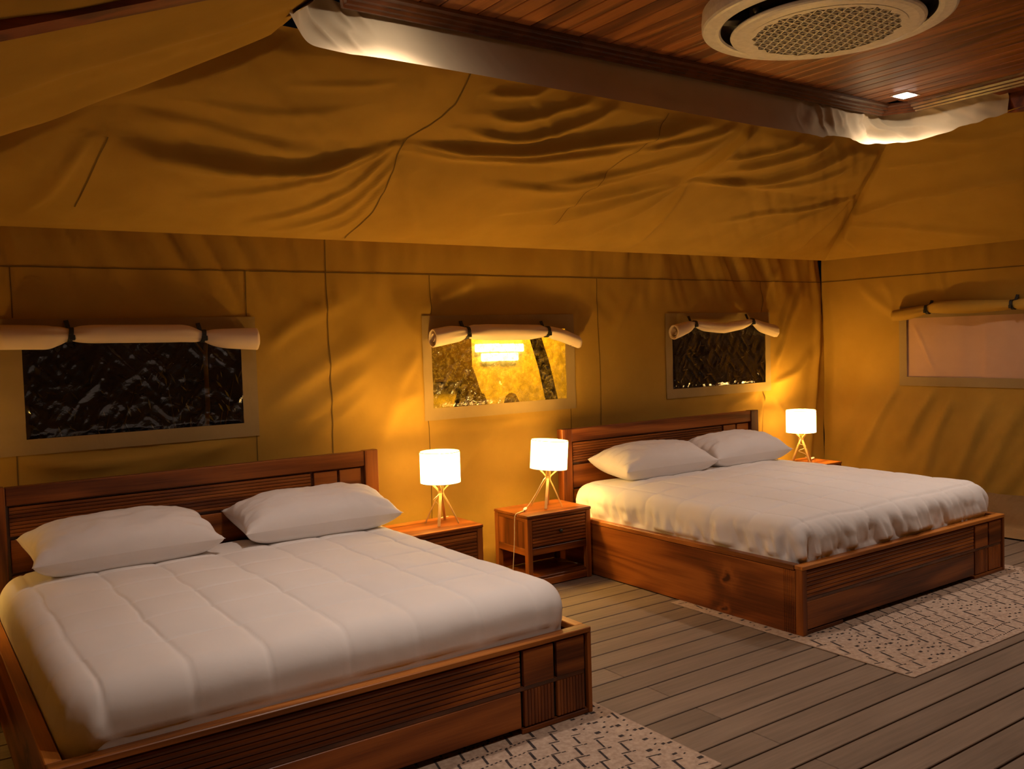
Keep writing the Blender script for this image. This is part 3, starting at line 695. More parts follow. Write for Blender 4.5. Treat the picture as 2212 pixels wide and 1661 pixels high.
def blind(path, rads, straps, ax, label, open_end=True, seed=0, wallv=None, mat='cream'):
    """a canvas blind rolled up and strapped; path of (along, z), ax = 0 back wall / 1 right wall"""
    r = empty('rolled_blind', label=label, cat='blind', group='rolled canvas window blinds')
    P = np.array(path, float); R = np.array(rads, float); n = 90; seg = 28
    d = np.abs(P[:, 0] - P[0, 0]); q = np.linspace(0, d[-1], n)
    al = np.interp(q, d, P[:, 0]); zz = np.interp(q, d, P[:, 1]); rr = np.interp(q, d, R)
    for a in (zz, rr):
        for _ in range(4): a[1:-1] = (a[:-2] + 2 * a[1:-1] + a[2:]) / 4
    for s in straps: rr *= 1 - .22 * np.exp(-((al - s) / .03) ** 2)
    def place(a, off, z): return (a, wallv - off, z) if ax == 0 else (wallv - off, a, z)
    V = []; 
    def ring(i, f):
        for k in range(seg):
            th = 2 * PI * k / seg
            near = min(abs(al[i] - s) for s in straps); pin = math.exp(-(near / .10) ** 2)
            w = 1 + pin * .22 * float(vn(th * 2.2 + seed, q[i] * 6, 171 + seed)) + .05 * float(vn(math.cos(th) * 3 + q[i] * 4, math.sin(th) * 3, 181 + seed))
            rad = rr[i] * w * f
            V.append(place(al[i], .068 + rad * .92 * math.cos(th), zz[i] + rad * math.sin(th)))
    for i in range(n): ring(i, 1.0)
    F = [(i * seg + k, i * seg + (k + 1) % seg, (i + 1) * seg + (k + 1) % seg, (i + 1) * seg + k) for i in range(n - 1) for k in range(seg)]
    # hollow ends: turn the cloth inward
    for end, idx in ((0, [0, 3, 8]), (1, [n - 1, n - 4, n - 9])):
        base = (0 if end == 0 else (n - 1) * seg)
        prev = base
        for j, i in enumerate(idx):
            st = len(V); ring(i, .86 - .03 * j)
            F += [(prev + k, prev + (k + 1) % seg, st + (k + 1) % seg, st + k) for k in range(seg)]; prev = st
        F.append(tuple(prev + k for k in range(seg)))
    o = meshobj('roll', V, F, mat, True, parent=r)
    bm = bmesh.new(); bm.from_mesh(o.data); bmesh.ops.recalc_face_normals(bm, faces=bm.faces); bm.to_mesh(o.data); bm.free()
    # inner turns of the roll seen at the ends
    for i0, sg in ((0, 1), (n - 1, -1)):
        V2 = []; m = 46
        for j in range(m):
            th = j / (m - 1) * 4.2 * PI; rad = rr[i0] * (.80 - .5 * j / (m - 1))
            for e in (0.004, .07): V2.append(place(al[i0] + (al[-1] - al[0]) / abs(al[-1] - al[0]) * sg * e, .068 + rad * .92 * math.cos(th), zz[i0] + rad * math.sin(th)))
        meshobj('roll_turns', V2, [(2 * j, 2 * j + 1, 2 * j + 3, 2 * j + 2) for j in range(m - 1)], mat, True, parent=r)
    for s in straps:
        i = int(np.argmin(np.abs(al - s))); b = MB(); pts = []
        for k in range(19):
            th = 2 * PI * k / 18; pts.append(place(al[i] + .006 * math.sin(th), .068 + (rr[i] * .98 + .006) * math.cos(th), zz[i] + (rr[i] * 1.02 + .006) * math.sin(th)))
        b.strip(pts, .022, .005, (1, 0, 0) if ax == 0 else (0, 1, 0))
        t0 = place(al[i], .030, zz[i] + rr[i] * 1.0); t1 = place(al[i] - .008, .014, zz[i] + rr[i] + .045)
        b.strip([t0, t1], .022, .005, (1, 0, 0) if ax == 0 else (0, 1, 0))
        o = b.build('strap', 'black', r, label='black webbing strap')
        bk = MB(); c = place(al[i] + .004, .068 + rr[i] * .85, zz[i] - rr[i] * .45); bk.box(c[0] - .016, c[0] + .016, c[1] - .012, c[1] + .012, c[2] - .014, c[2] + .014, .004); bk.build('buckle', 'black', o)
blind([(-3.27, 1.635), (-3.06, 1.632), (-2.96, 1.64), (-2.85, 1.643), (-2.39, 1.637), (-2.30, 1.62), (-2.19, 1.605), (-2.0, 1.597)], [.060, .060, .036, .046, .046, .032, .054, .060], (-2.96, -2.30), 0,
      'cream canvas blind rolled over the widest dark window, above the nearer bed', wallv=WY1, seed=1)
blind([(-.86, 1.575), (-.73, 1.595), (-.615, 1.605), (-.45, 1.605), (-.1, 1.6), (.05, 1.602), (.18, 1.575), (.335, 1.52)], [.058, .058, .042, .053, .052, .038, .047, .044], (-.61, .05), 0,
      'rolled cream blind drooping at both ends over the bright yellow window', wallv=WY1, seed=4)
blind([(1.28, 1.572), (1.42, 1.605), (1.51, 1.635), (1.62, 1.615), (1.84, 1.595), (2.06, 1.62), (2.19, 1.648), (2.29, 1.60), (2.48, 1.56)], [.056, .050, .024, .040, .042, .038, .024, .045, .052], (1.51, 2.19), 0,
      'sagging cream blind tied up over the dark window near the tent corner', wallv=WY1, seed=7)
blind([(1.47, 1.655), (1.33, 1.668), (1.17, 1.695), (1.07, 1.706), (.82, 1.70), (.50, 1.70), (.36, 1.695), (.15, 1.68)], [.046, .05, .034, .05, .052, .036, .048, .05], (1.17, .50), 1,
      'khaki blind rolled over the closed pinkish window in the right wall', wallv=WX1, seed=9, mat='canvas')

# ------------------------------------------------------------------ beds
def ridged(axis_u, u0, u1, v0, v1, yb, yf, n, vertical=False):
    """board with n half-round reeds; faces -y. u along x, v along z"""
    b = MB(); prof = []
    lo, hi = (u0, u1) if vertical else (v0, v1); st = (hi - lo) / n
    prof.append((yb, lo))
    for i in range(n):
        for t, dp in ((.0, .009), (.10, .0015), (.5, 0), (.90, .0015)): prof.append((yf + dp, lo + (i + t) * st))
    prof += [(yf + .009, hi), (yb, hi)]
    if vertical:   # profile in (x, y) extruded along z
        b.prism([(p[1], p[0]) for p in prof], 2, v0, v1)
    else:          # profile in (y, z) extruded along x
        b.prism(prof, 0, u0, u1)
    return b
def bed(X, Y, label, zr):
    r = empty('bed_frame', (X, Y, 0), label=label, cat='bed', group='teak double beds')
    H = .363; z0 = zr
    # footboard
    box('corner_post', (0, .036, 0, .045, z0, H - .022), 'wood_z', r); box('corner_post', (1.981, 2.0, 0, .045, z0, H - .022), 'wood_z', r)
    box('top_cap', (0, 2.0, -.002, .05, H - .022, H), 'cap_x', r, .003)
    box('foot_backing', (.03, 1.985, .022, .045, .03, H - .022), 'gap', r, 0)
    ridged('x', .040, 1.644, .192, .334, .022, .006, 7).build('ridged_panel', 'wood_x', r)
    box('plain_panel', (.040, 1.644, .005, .022, .032, .174), 'wood_x', r)
    for a, c in ((1.662, 1.808), (1.825, 1.966)):
        box('square_panel', (a, c, .005, .022, .192, .334), 'wood_x', r)
        ridged('x', a, c, .032, .174, .022, .006, 9, True).build('reeded_panel', 'wood_z', r)
    box('groove_strip', (.04, 1.966, .010, .022, .175, .191), 'trim_wood', r, 0)
    box('foot_rail', (1.645, 1.981, .002, .045, z0, .026), 'wood_x', r); box('foot_rail', (.036, .34, .006, .045, z0, .026), 'wood_x', r)
    # side rails
    for s in (0, 1):
        xa, xb = (0.0, .038) if s == 0 else (1.962, 2.0)
        if s == 0:
            prof = [(0.0, .05)]; 
            b = MB(); pr = [(.038, .047), (.0, .047)]
            for i in range(6):
                y = .055 + i * .011; pr += [(.0, y), (.003, y + .002), (.003, y + .004), (.0, y + .006)]
            pr += [(.0, 1.93), (.038, 1.93)]
            b.prism(pr, 2, z0, H - .03); b.build('side_rail', 'wood_swirl', r)
        else: box('side_rail', (xa, xb, .047, 1.93, z0, H - .03), 'wood_y', r)
        box('rail_cap', (xa - .002, xb + .006 if s == 0 else xb + .002, .051, 1.93, H - .028, H), 'cap_y', r, .003) if s == 0 else box('rail_cap', (xa - .006, xb + .002, .051, 1.93, H - .028, H), 'cap_y', r, .003)
    box('base_panel', (.04, 1.96, .05, 1.93, .20, .225), 'wood_x', r, 0)
    # headboard
    x0, x1, hy, T = .023, 2.031, 1.96, .93
    for a, c in ((x0, x0 + .0845), (x1 - .0845, x1)):
        MB().box(a, c, hy, hy + .06, 0.0, T, .003).build('head_post', 'wood_z', r)
    box('top_rail', (x0 + .086, x1 - .086, hy + .004, hy + .05, .841, T - .002), 'wood_x', r, .004)
    box('head_backing', (x0 + .08, x1 - .08, hy + .035, hy + .05, .30, .842), 'trim_wood', r, 0)
    ridged('x', .122, 1.615, .692, .832, hy + .035, hy + .014, 8).build('ridged_panel', 'wood_x', r)
    box('plain_panel', (.122, 1.615, hy + .014, hy + .035, .52, .676), 'wood_x', r); box('plain_panel', (.122, 1.615, hy + .014, hy + .035, .34, .508), 'wood_x', r)
    for a, c in ((1.636, 1.774), (1.791, 1.924)):
        box('square_panel', (a, c, hy + .014, hy + .035, .692, .832), 'wood_x', r)
        ridged('x', a, c, .52, .676, hy + .035, hy + .014, 9, True).build('reeded_panel', 'wood_z', r)
    return r
RUGT = .007
bed(-3.41, -.035, 'nearer teak bed frame on the left with a ridged headboard under the widest window', RUGT)
bed(0, 0, 'farther teak bed frame on the right with a knotty side rail, between two nightstands', RUGT)

def comforter(X, Y, top, crown, seed, label, rough_foot, cols, rows):
    W, L = 1.910, 1.868; x0, y0 = X + .045, Y + .052; zb = .232
    rc = .135; rad = .115
    npm, ntop, narc, nside = 700, 170, 18, 18
    # perimeter of a rounded rectangle (outer), starting at left-foot
    hx, hy = W / 2, L / 2; cxm, cym = x0 + hx, y0 + hy
    per = []
    segs = [((hx - rc), 0), (hy - rc, 0)]
    import itertools
    def peri(s):
        # s in 0..1 around
        ls = [2 * (hx - rc), PI / 2 * rc, 2 * (hy - rc), PI / 2 * rc] * 2; tot = sum(ls); d = s * tot
        cs = [(hx - rc, -(hy - rc)), (hx - rc, hy - rc), (-(hx - rc), hy - rc), (-(hx - rc), -(hy - rc))]
        dirs = [(1, 0), (0, 1), (-1, 0), (0, -1)]; norms = [(0, -1), (1, 0), (0, 1), (-1, 0)]
        starts = [(-(hx - rc), -hy), (hx, -(hy - rc)), (hx - rc, hy), (-hx, hy - rc)]
        for k in range(4):
            if d <= ls[0 if k % 2 == 0 else 2]:
                return starts[k][0] + dirs[k][0] * d, starts[k][1] + dirs[k][1] * d, norms[k][0], norms[k][1]
            d -= ls[0 if k % 2 == 0 else 2]
            if d <= ls[1]:
                a0 = [-PI / 2, 0, PI / 2, PI][k] + d / rc
                return cs[k][0] + rc * math.cos(a0), cs[k][1] + rc * math.sin(a0), math.cos(a0), math.sin(a0)
            d -= ls[1]
        return starts[0][0], starts[0][1], 0, -1
    B = np.array([peri(i / npm) for i in range(npm)])
    bx, by, nx, ny = B.T
    corner = np.clip(4 * np.abs(nx * ny), 0, 1)
    rings = []; U = []; NR = []
    def ring(px, py, pz, uu, vv, nrm): rings.append(np.c_[px, py, pz]); U.append((uu, vv)); NR.append(nrm)
    headsoft = np.clip((by - (hy - .3)) / .3, 0, 1)
    zt = top + 0 * bx
    for i in range(ntop):
        f = (i / (ntop - 1)) ** .8; f = .004 + .996 * f
        px = (bx - nx * rad) * f; py = (by - ny * rad) * f
        pz = top + crown * (1 - np.clip(np.maximum(np.abs(px) / hx, np.abs(py) / hy), 0, 1) ** 2.2)
        ring(px, py, pz, px, py, np.c_[0 * nx, 0 * nx, 0 * nx + 1])
    cr_edge = top + crown * (1 - np.clip(np.maximum(np.abs(bx - nx * rad) / hx, np.abs(by - ny * rad) / hy), 0, 1) ** 2.2)
    for i in range(1, narc + 1):
        a = i / narc * PI / 2; px = bx - nx * rad * (1 - math.sin(a)); py = by - ny * rad * (1 - math.sin(a)); pz = cr_edge - rad * (1 - math.cos(a)) * .95
        ex = rad * a
        ring(px, py, pz, bx - nx * rad + nx * ex, by - ny * rad + ny * ex, np.c_[nx * math.sin(a), ny * math.sin(a), 0 * nx + math.cos(a)])
    zc = cr_edge - rad * .95
    for i in range(1, nside + 1):
        t = i / nside; pz = zc + (zb - zc) * t; ex = rad * PI / 2 + (zc - pz)
        ring(bx, by, pz, bx + nx * (ex - rad), by + ny * (ex - rad), np.c_[nx, ny, 0 * nx])
    R = np.array(rings); N = np.array(NR); uu = np.array([a for a, b in U]); vv = np.array([b for a, b in U])
    # quilting: puffs between stitched lines
    colx = np.array(cols) + X - cxm; rowy = np.array(rows) + Y - cym
    dc = np.min(np.abs(uu[..., None] - colx - .008 * vn(vv * 6, uu * 0, seed)[..., None]), -1); dr = np.min(np.abs(vv[..., None] - rowy - .008 * vn(uu * 5, vv * 0, seed + 1)[..., None]), -1)
    q = np.exp(-(dc / .008) ** 2) * .0055 + np.exp(-(dr / .008) ** 2) * .0050 + .0040 * np.exp(-(dc / .038) ** 2) + .0032 * np.exp(-(dr / .038) ** 2)
    side = np.clip(1 - N[..., 2], 0, 1)
    s_ = np.arange(npm)[None] / npm * 30 + 0 * side
    wr = vn(s_ * 2.4 , R[..., 2] * 5, seed + 3) + .8 * vn(s_ * 5.5, R[..., 2] * 6, seed + 5) + .5 * rough_foot * vn(s_ * 9 + R[..., 2] * 14, R[..., 2] * 7, seed + 11)
    low = np.clip((top - R[..., 2]) / .25, 0, 1)
    amp = (.004 + .022 * rough_foot) * low * side
    cor = np.broadcast_to(corner, side.shape)
    amp = amp + .016 * cor * side * np.clip(low * 1.6, 0, 1)
    wr2 = vn(s_ * 9, R[..., 2] * 3, seed + 6)
    h = -q * (1 - .45 * side) + amp * wr + .013 * cor * side * low * wr2 + .0035 * fbm(uu * 3.2, vv * 3.2, seed + 8, 3)
    if rough_foot: h = h + .008 * side * np.abs(vn(s_ * 3.3 + R[..., 2] * 9, R[..., 2] * 10, seed + 9))
    h = h * (1 - side * (1 - np.clip((R[..., 2] - .358) / (.07 - .045 * rough_foot), 0, 1)))
    bulge = .004 * side
    lim = np.minimum(h + bulge, .004 + .045 * np.clip((R[..., 2] - .360) / .02, 0, 1) * side + .02 * (1 - side))
    R = R + N * lim[..., None]
    # keep tucked hem inside the frame
    tuck = np.clip((.385 - R[..., 2]) / .03, 0, 1) * side
    for k, hh in ((0, hx), (1, hy)):
        R[..., k] = np.where(tuck > 0, np.clip(R[..., k], -(hh - .001), hh - .001) * (1 - .004 * tuck), R[..., k])
    R[..., 0] += cxm; R[..., 1] += cym
    nr = len(R); V = R.reshape(-1, 3); F = []
    for i in range(nr - 1):
        for k in range(npm): F.append((i * npm + k, i * npm + (k + 1) % npm, (i + 1) * npm + (k + 1) % npm, (i + 1) * npm + k))
    F.append(tuple(range(npm))); F.append(tuple((nr - 1) * npm + k for k in range(npm)))
    o = meshobj('comforter', V, F, 'linen', True, label=label, cat='comforter', group='white box-quilted comforters')
    bm = bmesh.new(); bm.from_mesh(o.data); bmesh.ops.recalc_face_normals(bm, faces=bm.faces); bm.to_mesh(o.data); bm.free()
    return o
COLS = [.155, .42, .675, .955, 1.225, 1.49, 1.76]; ROWS = [.11, .385, .66, .925, 1.19, 1.46, 1.73]
comforter(-3.41, -.035, .545, .022, 201, 'white box-quilted comforter tucked into the nearer bed, smooth over the foot', 0.0, COLS, [.385 + .285 * k for k in range(6)])
comforter(0, 0, .565, .045, 251, 'white box-quilted comforter on the farther bed, wrinkled along its lower edge', 1.0, COLS, ROWS)

def pillow(cx_, cy_, cz_, w, d, h, rz, tilt, seed, label, roll=0.0):
    nu, nv = 80, 56; V = []; F = []
    a = np.linspace(-1, 1, nu); b = np.linspace(-1, 1, nv)
    A, B = np.meshgrid(a, b, indexing='ij')
    pin = 1 - .10 * (1 - np.abs(A) ** 2.5) ** 1 * np.abs(B) ** 3 * .8          # long sides bow in
    pin2 = 1 - .07 * (1 - np.abs(B) ** 2.5) * np.abs(A) ** 3
    X = A * w / 2 * pin2; Y = B * d / 2 * pin
    th = np.clip((1 - np.abs(A) ** 3.2), 0, 1) ** .55 * np.clip((1 - np.abs(B) ** 2.6), 0, 1) ** .55
    edge = np.clip(1 - np.minimum(1 - np.abs(A), 1 - np.abs(B)) * 4, 0, 1)
    endg = np.clip((np.abs(A) - .55) / .45, 0, 1)
    wr = .017 * vn(B * 6 + A * 1.2, A * 3, seed) * endg + .006 * fbm(A * 4, B * 3, seed + 2, 3) + .006 * vn(B * 14, A * 4, seed + 4) * endg ** 2
    ups = h * .58 * th + wr * np.clip(th * 3, 0, 1); dns = -h * .50 * np.clip((1 - np.abs(A) ** 5), 0, 1) ** .5 * np.clip((1 - np.abs(B) ** 4), 0, 1) ** .5
    V = np.r_[np.c_[X.ravel(), Y.ravel(), ups.ravel()], np.c_[X.ravel(), Y.ravel(), dns.ravel() - .001]]
    n = nu * nv; g = grid_faces(nu, nv)
    F = g + [tuple(n + q for q in f[::-1]) for f in g]
    rim = [i * nv for i in range(nu)] + [(nu - 1) * nv + j for j in range(1, nv)] + [i * nv + nv - 1 for i in range(nu - 2, -1, -1)] + [j for j in range(nv - 2, 0, -1)]
    for p, q in zip(rim, rim[1:] + rim[:1]): F.append((p, q, n + q, n + p))
    o = meshobj('pillow', V, F, 'pillow', True, label=label, cat='pillow', group='white bed pillows')
    bm = bmesh.new(); bm.from_mesh(o.data); bmesh.ops.recalc_face_normals(bm, faces=bm.faces); bm.to_mesh(o.data); bm.free()
    o.location = (cx_, cy_, cz_); o.rotation_euler = (tilt, roll, rz)
    return o
pillow(-2.845, 1.70, .658, .84, .44, .215, .03, .13, 301, 'white pillow at the far left against the nearer headboard')
pillow(-1.88, 1.712, .658, .86, .44, .215, -.03, .13, 311, 'white pillow beside the lamp end of the nearer bed, corner pointing at the lamp')
pillow(.655, 1.735, .684, .86, .42, .215, -.02, .12, 321, 'left pillow on the farther bed, next to the tilted lamp')
pillow(1.50, 1.742, .684, .83, .42, .215, .0, .12, 331, 'right pillow on the farther bed, overlapping its neighbour towards the corner lamp')

# ------------------------------------------------------------------ nightstands
def nightstand(x0, yf, label, proto=None):
    r = empty('nightstand', (x0, yf, 0), label=label, cat='nightstand', group='teak nightstands with one drawer')
    W, D, H = .505, .365, .46; p = .037
    box('top', (-.003, W + .003, -.004, D, H - .018, H), 'wood_x', r, .003)
    for a in (0, W - p):
        for b in (0, D - p): box('leg', (a, a + p, b, b + p, 0, H - .019), 'wood_z', r, .003)
    box('front_rail', (p, W - p, .002, .03, .425, H - .019), 'wood_x', r); box('front_rail', (p, W - p, .002, .03, .207, .251), 'wood_x', r)
    for a in (.006, W - .024):
        box('side_panel', (a, a + .018, p, D - p, .25, .418), 'wood_z', r)
        box('side_rail', (a - .003, a + .021, p, D - p, .207, .25), 'wood_y', r); box('side_rail', (a - .003, a + .021, p, D - p, .418, H - .019), 'wood_y', r)
    box('back_panel', (p, W - p, D - .02, D - .008, .07, H - .02), 'wood_x', r)
    dr = box('drawer', (p + .004, W - p - .004, .022, D - .05, .256, .420), 'wood_x', r)
    ridged('x', p + .004, W - p - .004, .256, .420, .022, .004, 8).build('drawer_front', 'wood_x', dr)
    k = MB().lathe([(.0001, -.026), (.008, -.025), (.0125, -.019), (.0125, -.014), (.006, -.010), (.005, 0)], 20)
    k = k.build('knob', 'knob', dr, True, label='black round knob'); k.location = (W / 2, .004, .338); 
    for v in k.data.vertices: v.co.z = -v.co.z
    k.data.flip_normals()
    k.rotation_euler = (PI / 2, 0, 0)
    box('shelf', (.012, W - .012, .010, D - .01, .050, .066), 'wood_x', r); box('plinth', (p, W - p, .004, .022, .006, .050), 'wood_x', r)
    return r
NS = nightstand(-.535, 1.618, 'teak nightstand with drawer, left of the farther bed, lamp cord hanging over its edge')
def clone(x, y, label):
    c = copy_tree(NS); c.location = (x, y, 0); c['label'] = label; return c
clone(-1.366, 1.618, 'teak nightstand right of the nearer bed, mostly hidden behind the white comforter')
clone(2.257, 1.71, 'teak nightstand in the tent corner, only its top showing behind the farther bed')
clone(-3.965, 1.618, 'teak nightstand at the left end of the nearer bed beside the left wall')

# ------------------------------------------------------------------ table lamps
def lamp_body(r, seam, dim=False):
    sh_r, z0, z1 = .120, .250, .435
    seg = 64
    b = MB(); b.lathe([(sh_r, z0), (sh_r, z1), (sh_r - .002, z1), (sh_r - .002, z0)], seg, close=True); s = b.build('lamp_shade', 'shade_dim' if dim else 'shade', r, True)
    for zz in (z0, z1):
        MB().lathe([(sh_r + .001, zz - .0018), (sh_r + .001, zz + .0018), (sh_r - .003, zz + .0018), (sh_r - .003, zz - .0018)], seg, close=True).build('shade_rim', 'shade_rim', s)
    if seam is not None:
        b = MB(); V = []
        for k in range(4):
            a = seam + (k - 1.5) * .03
            V.append([b.bm.verts.new(((sh_r + .0012) * math.cos(a), (sh_r + .0012) * math.sin(a), z)) for z in (z0 + .002, z1 - .002)])
        for A, B in zip(V, V[1:]): b.bm.faces.new((A[0], B[0], B[1], A[1]))
        b.build('shade_seam', 'shade_seam', s, label='darker overlapped seam of the shade')
    for k in range(4):
        a = k * PI / 2 + .86; c, sn = math.cos(a), math.sin(a); pts = []
        for rr, z in ((.102, .003), (.070, .070), (.036, .138), (.018, .170), (.012, .188), (.017, .204), (.036, .224), (.062, .246)): pts.append((rr * c, rr * sn, z))
        MB().strip(pts, .017, .007, (-sn, c, 0)).build('leg', 'leg_oak', r)
    b = MB(); b.lathe([(.0001, .19), (.016, .19), (.016, .25), (.018, .25), (.018, .290), (.0001, .290)], 20); b.build('socket', 'brass', r)
    b = MB()
    for k in range(3):
        a = k * 2 * PI / 3; b.tube([(.016 * math.cos(a), .016 * math.sin(a), .262), (sh_r * math.cos(a), sh_r * math.sin(a), .262)], .0015, 6)
    b.build('spider', 'brass', r)
    b = MB(); b.lathe([(.0001, .290), (.014, .292), (.017, .308), (.025, .335), (.030, .365), (.029, .395), (.019, .417), (.0001, .425)], 24); b.build('bulb', 'bulb_dim' if dim else 'bulb', r, True)
def lamp(loc, label, rz=0, tilt=(0, 0), seam=None, cord=None, switch=None, dim=False):
    r = empty('table_lamp', loc, rz, label=label, cat='lamp', group='drum shade table lamps on crossed wooden legs')
    r.rotation_euler = (tilt[0], tilt[1], rz)
    lamp_body(r, seam, dim)
    inv = (Matrix.Translation(loc) @ r.rotation_euler.to_matrix().to_4x4()).inverted()
    if cord:
        P = [Vector(p) for p in cord]; out = []
        for i in range(len(P) - 1):
            p0, p1, p2, p3 = P[max(i - 1, 0)], P[i], P[i + 1], P[min(i + 2, len(P) - 1)]
            for k in range(8):
                t = k / 8; out.append(.5 * ((2 * p1) + (p2 - p0) * t + (2 * p0 - 5 * p1 + 4 * p2 - p3) * t * t + (3 * p1 - p0 - 3 * p2 + p3) * t ** 3))
        out.append(P[-1])
        c = MB().tube([inv @ p for p in out], .0026, 8).build('cord', 'cord', r, True, label='clear flex cord')
        if switch:
            a, b = Vector(switch[0]), Vector(switch[1]); d = (b - a).normalized(); pts = [a + (b - a) * t for t in (0, .12, .3, .7, .88, 1)]
            MB().tube([inv @ p for p in pts], [.004, .008, .0105, .0105, .008, .004], 10).build('switch', 'white_plastic', c, True, label='white inline switch')
lamp((-1.035, 1.798, .4605), 'drum shade lamp on the nightstand beside the nearer bed, upright with a plain shade',
     cord=[(-1.045, 1.79, .645), (-1.075, 1.80, .62), (-1.065, 1.83, .60), (-1.02, 1.86, .56), (-.98, 1.93, .47), (-.93, 1.955, .464), (-.90, 1.95, .464)])
lamp((-.257, 1.785, .4605), 'slightly tilted drum shade lamp with a visible shade seam, left of the farther bed', tilt=(.02, .075), seam=-1.05,
     cord=[(-.268, 1.775, .655), (-.30, 1.76, .64), (-.335, 1.79, .56), (-.385, 1.81, .485), (-.42, 1.80, .470), (-.45, 1.765, .467), (-.51, 1.735, .466), (-.545, 1.73, .455), (-.549, 1.735, .40), (-.548, 1.742, .31), (-.548, 1.76, .16), (-.548, 1.78, .03)],
     switch=[(-.405, 1.805, .472), (-.46, 1.758, .470)])
lamp((2.51, 1.915, .4605), 'drum shade lamp in the tent corner with its cord wrapped around the legs', rz=.5,
     cord=[(2.50, 1.91, .66), (2.47, 1.90, .62), (2.52, 1.885, .60), (2.56, 1.91, .575), (2.52, 1.95, .55), (2.58, 1.93, .52), (2.62, 1.93, .475), (2.68, 1.94, .466), (2.74, 1.96, .468), (2.755, 2.0, .466), (2.752, 2.06, .466)],
     switch=[(2.675, 1.94, .470), (2.735, 1.958, .470)])
lamp((-3.72, 1.80, .4605), 'drum shade lamp on the nightstand beside the left wall', rz=.3, dim=True)

# spare flex lying in the open shelf of the middle nightstand
MB().tube([(-.12, 1.86, .0695), (-.09, 1.80, .075), (-.07, 1.77, .0715), (-.06, 1.73, .0695)], .0025, 6).build('cable', 'cord', None, True, label='short end of clear flex lying on the open shelf under the drawer', cat='cable')

# ------------------------------------------------------------------ rugs
def rug(x0, x1, y0, y1, label, seed):
    r = empty('rug', ((x0 + x1) / 2, (y0 + y1) / 2, 0), label=label, cat='rug', group='woven trellis pattern rugs')
    ox, oy = (x0 + x1) / 2, (y0 + y1) / 2
    nx, ny = 90, 70; t = RUGT
    X, Y = np.meshgrid(np.linspace(x0 - ox, x1 - ox, nx), np.linspace(y0 - oy, y1 - oy, ny), indexing='ij')
    Z = t - .0012 + 0 * X
    V = list(np.c_[X.ravel(), Y.ravel(), Z.ravel()]); F = grid_faces(nx, ny); n = len(V)
    rim = [i * ny for i in range(nx)] + [(nx - 1) * ny + j for j in range(1, ny)] + [i * ny + ny - 1 for i in range(nx - 2, -1, -1)] + [j for j in range(ny - 2, 0, -1)]
    V += [(V[i][0], V[i][1], .0005) for i in rim]
    for k in range(len(rim)): F.append((rim[k], rim[(k + 1) % len(rim)], n + (k + 1) % len(rim), n + k))
    o = meshobj('weave', V, F, 'rug', False, parent=r)
    rs = random.Random(seed); b = MB()
    z = t - .0006
    def dash(cx, cy, ux, uy, L, wd):
        if not (x0 + .02 < cx < x1 - .02 and y0 + .02 < cy < y1 - .02): return
        l = math.hypot(ux, uy); ux, uy = ux / l, uy / l; P = []
        L *= rs.uniform(.85, 1.1); wd *= rs.uniform(.8, 1.25)
        for a, c in ((-1, -1), (1, -1), (1, 1), (-1, 1)):
            px = cx + ux * a * L / 2 - uy * c * wd / 2; py = cy + uy * a * L / 2 + ux * c * wd / 2
            P.append(b.bm.verts.new((min(max(px, x0 + .004), x1 - .004) - ox, min(max(py, y0 + .004), y1 - .004) - oy, z)))
        b.bm.faces.new(P)
    # bands across the width: stepped trellis, dotted band, trellis, long rows of stitches ...
    sx, sy = .105, .078
    per = .92
    nyr = int((y1 - y0) / sy) + 2; nxr = int((x1 - x0) / sx) + 4
    for j in range(nyr):
        yy = y0 + j * sy
        for i in range(nxr):
            xx = x0 + i * sx + (j % 2) * sx * .5
            ph = ((xx - x0) + .35 * (yy - y0)) % per / per
            if ph < .30 or .52 < ph < .74:       # stepped trellis: short solid bar plus thin link to the next one
                dash(xx, yy, .25, 1, sy * .92, .010)
                dash(xx + sx * .25, yy + sy * .5, 1, -.18, sx * .42, .0055)
                if rs.random() < .55: dash(xx + sx * .55, yy + sy * .40, 1, -.1, sx * .16, .007)
            elif ph < .52:                       # scattered dots
                dash(xx, yy, 1, 0, .024, .014)
                dash(xx + sx * .5, yy + sy * .3, 1, .3, .015, .008)
                dash(xx + sx * .3, yy - sy * .25, 1, .3, .012, .007); dash(xx + sx * .75, yy + sy * .1, 1, .2, .018, .012)
            else:                                # long rows of small stitches
                dash(xx, yy, .25, 1, sy * .8, .009)
                for k in range(5): dash(xx + sx * (.1 + .2 * k), yy + sy * (.42 + .02 * k), 1, .15, .012, .0065)
    d = b.build('woven_pattern', 'rug_dark', r); d['kind'] = 'stuff'
    # overcast edge
    e = MB()
    for pts in ([(x0, y0), (x1, y0)], [(x1, y0), (x1, y1)], [(x1, y1), (x0, y1)], [(x0, y1), (x0, y0)]):
        e.tube([(pts[0][0] - ox, pts[0][1] - oy, .0034), (pts[1][0] - ox, pts[1][1] - oy, .0034)], .0033, 6)
    e.build('bound_edge', 'rug', r)
rug(-.072, 2.135, -.638, .86, 'flat beige rug with a dark trellis weave under the foot of the farther bed', 5)
rug(-3.52, -1.346, -.668, .83, 'flat beige rug with a dark trellis weave under the foot of the nearer bed', 9)

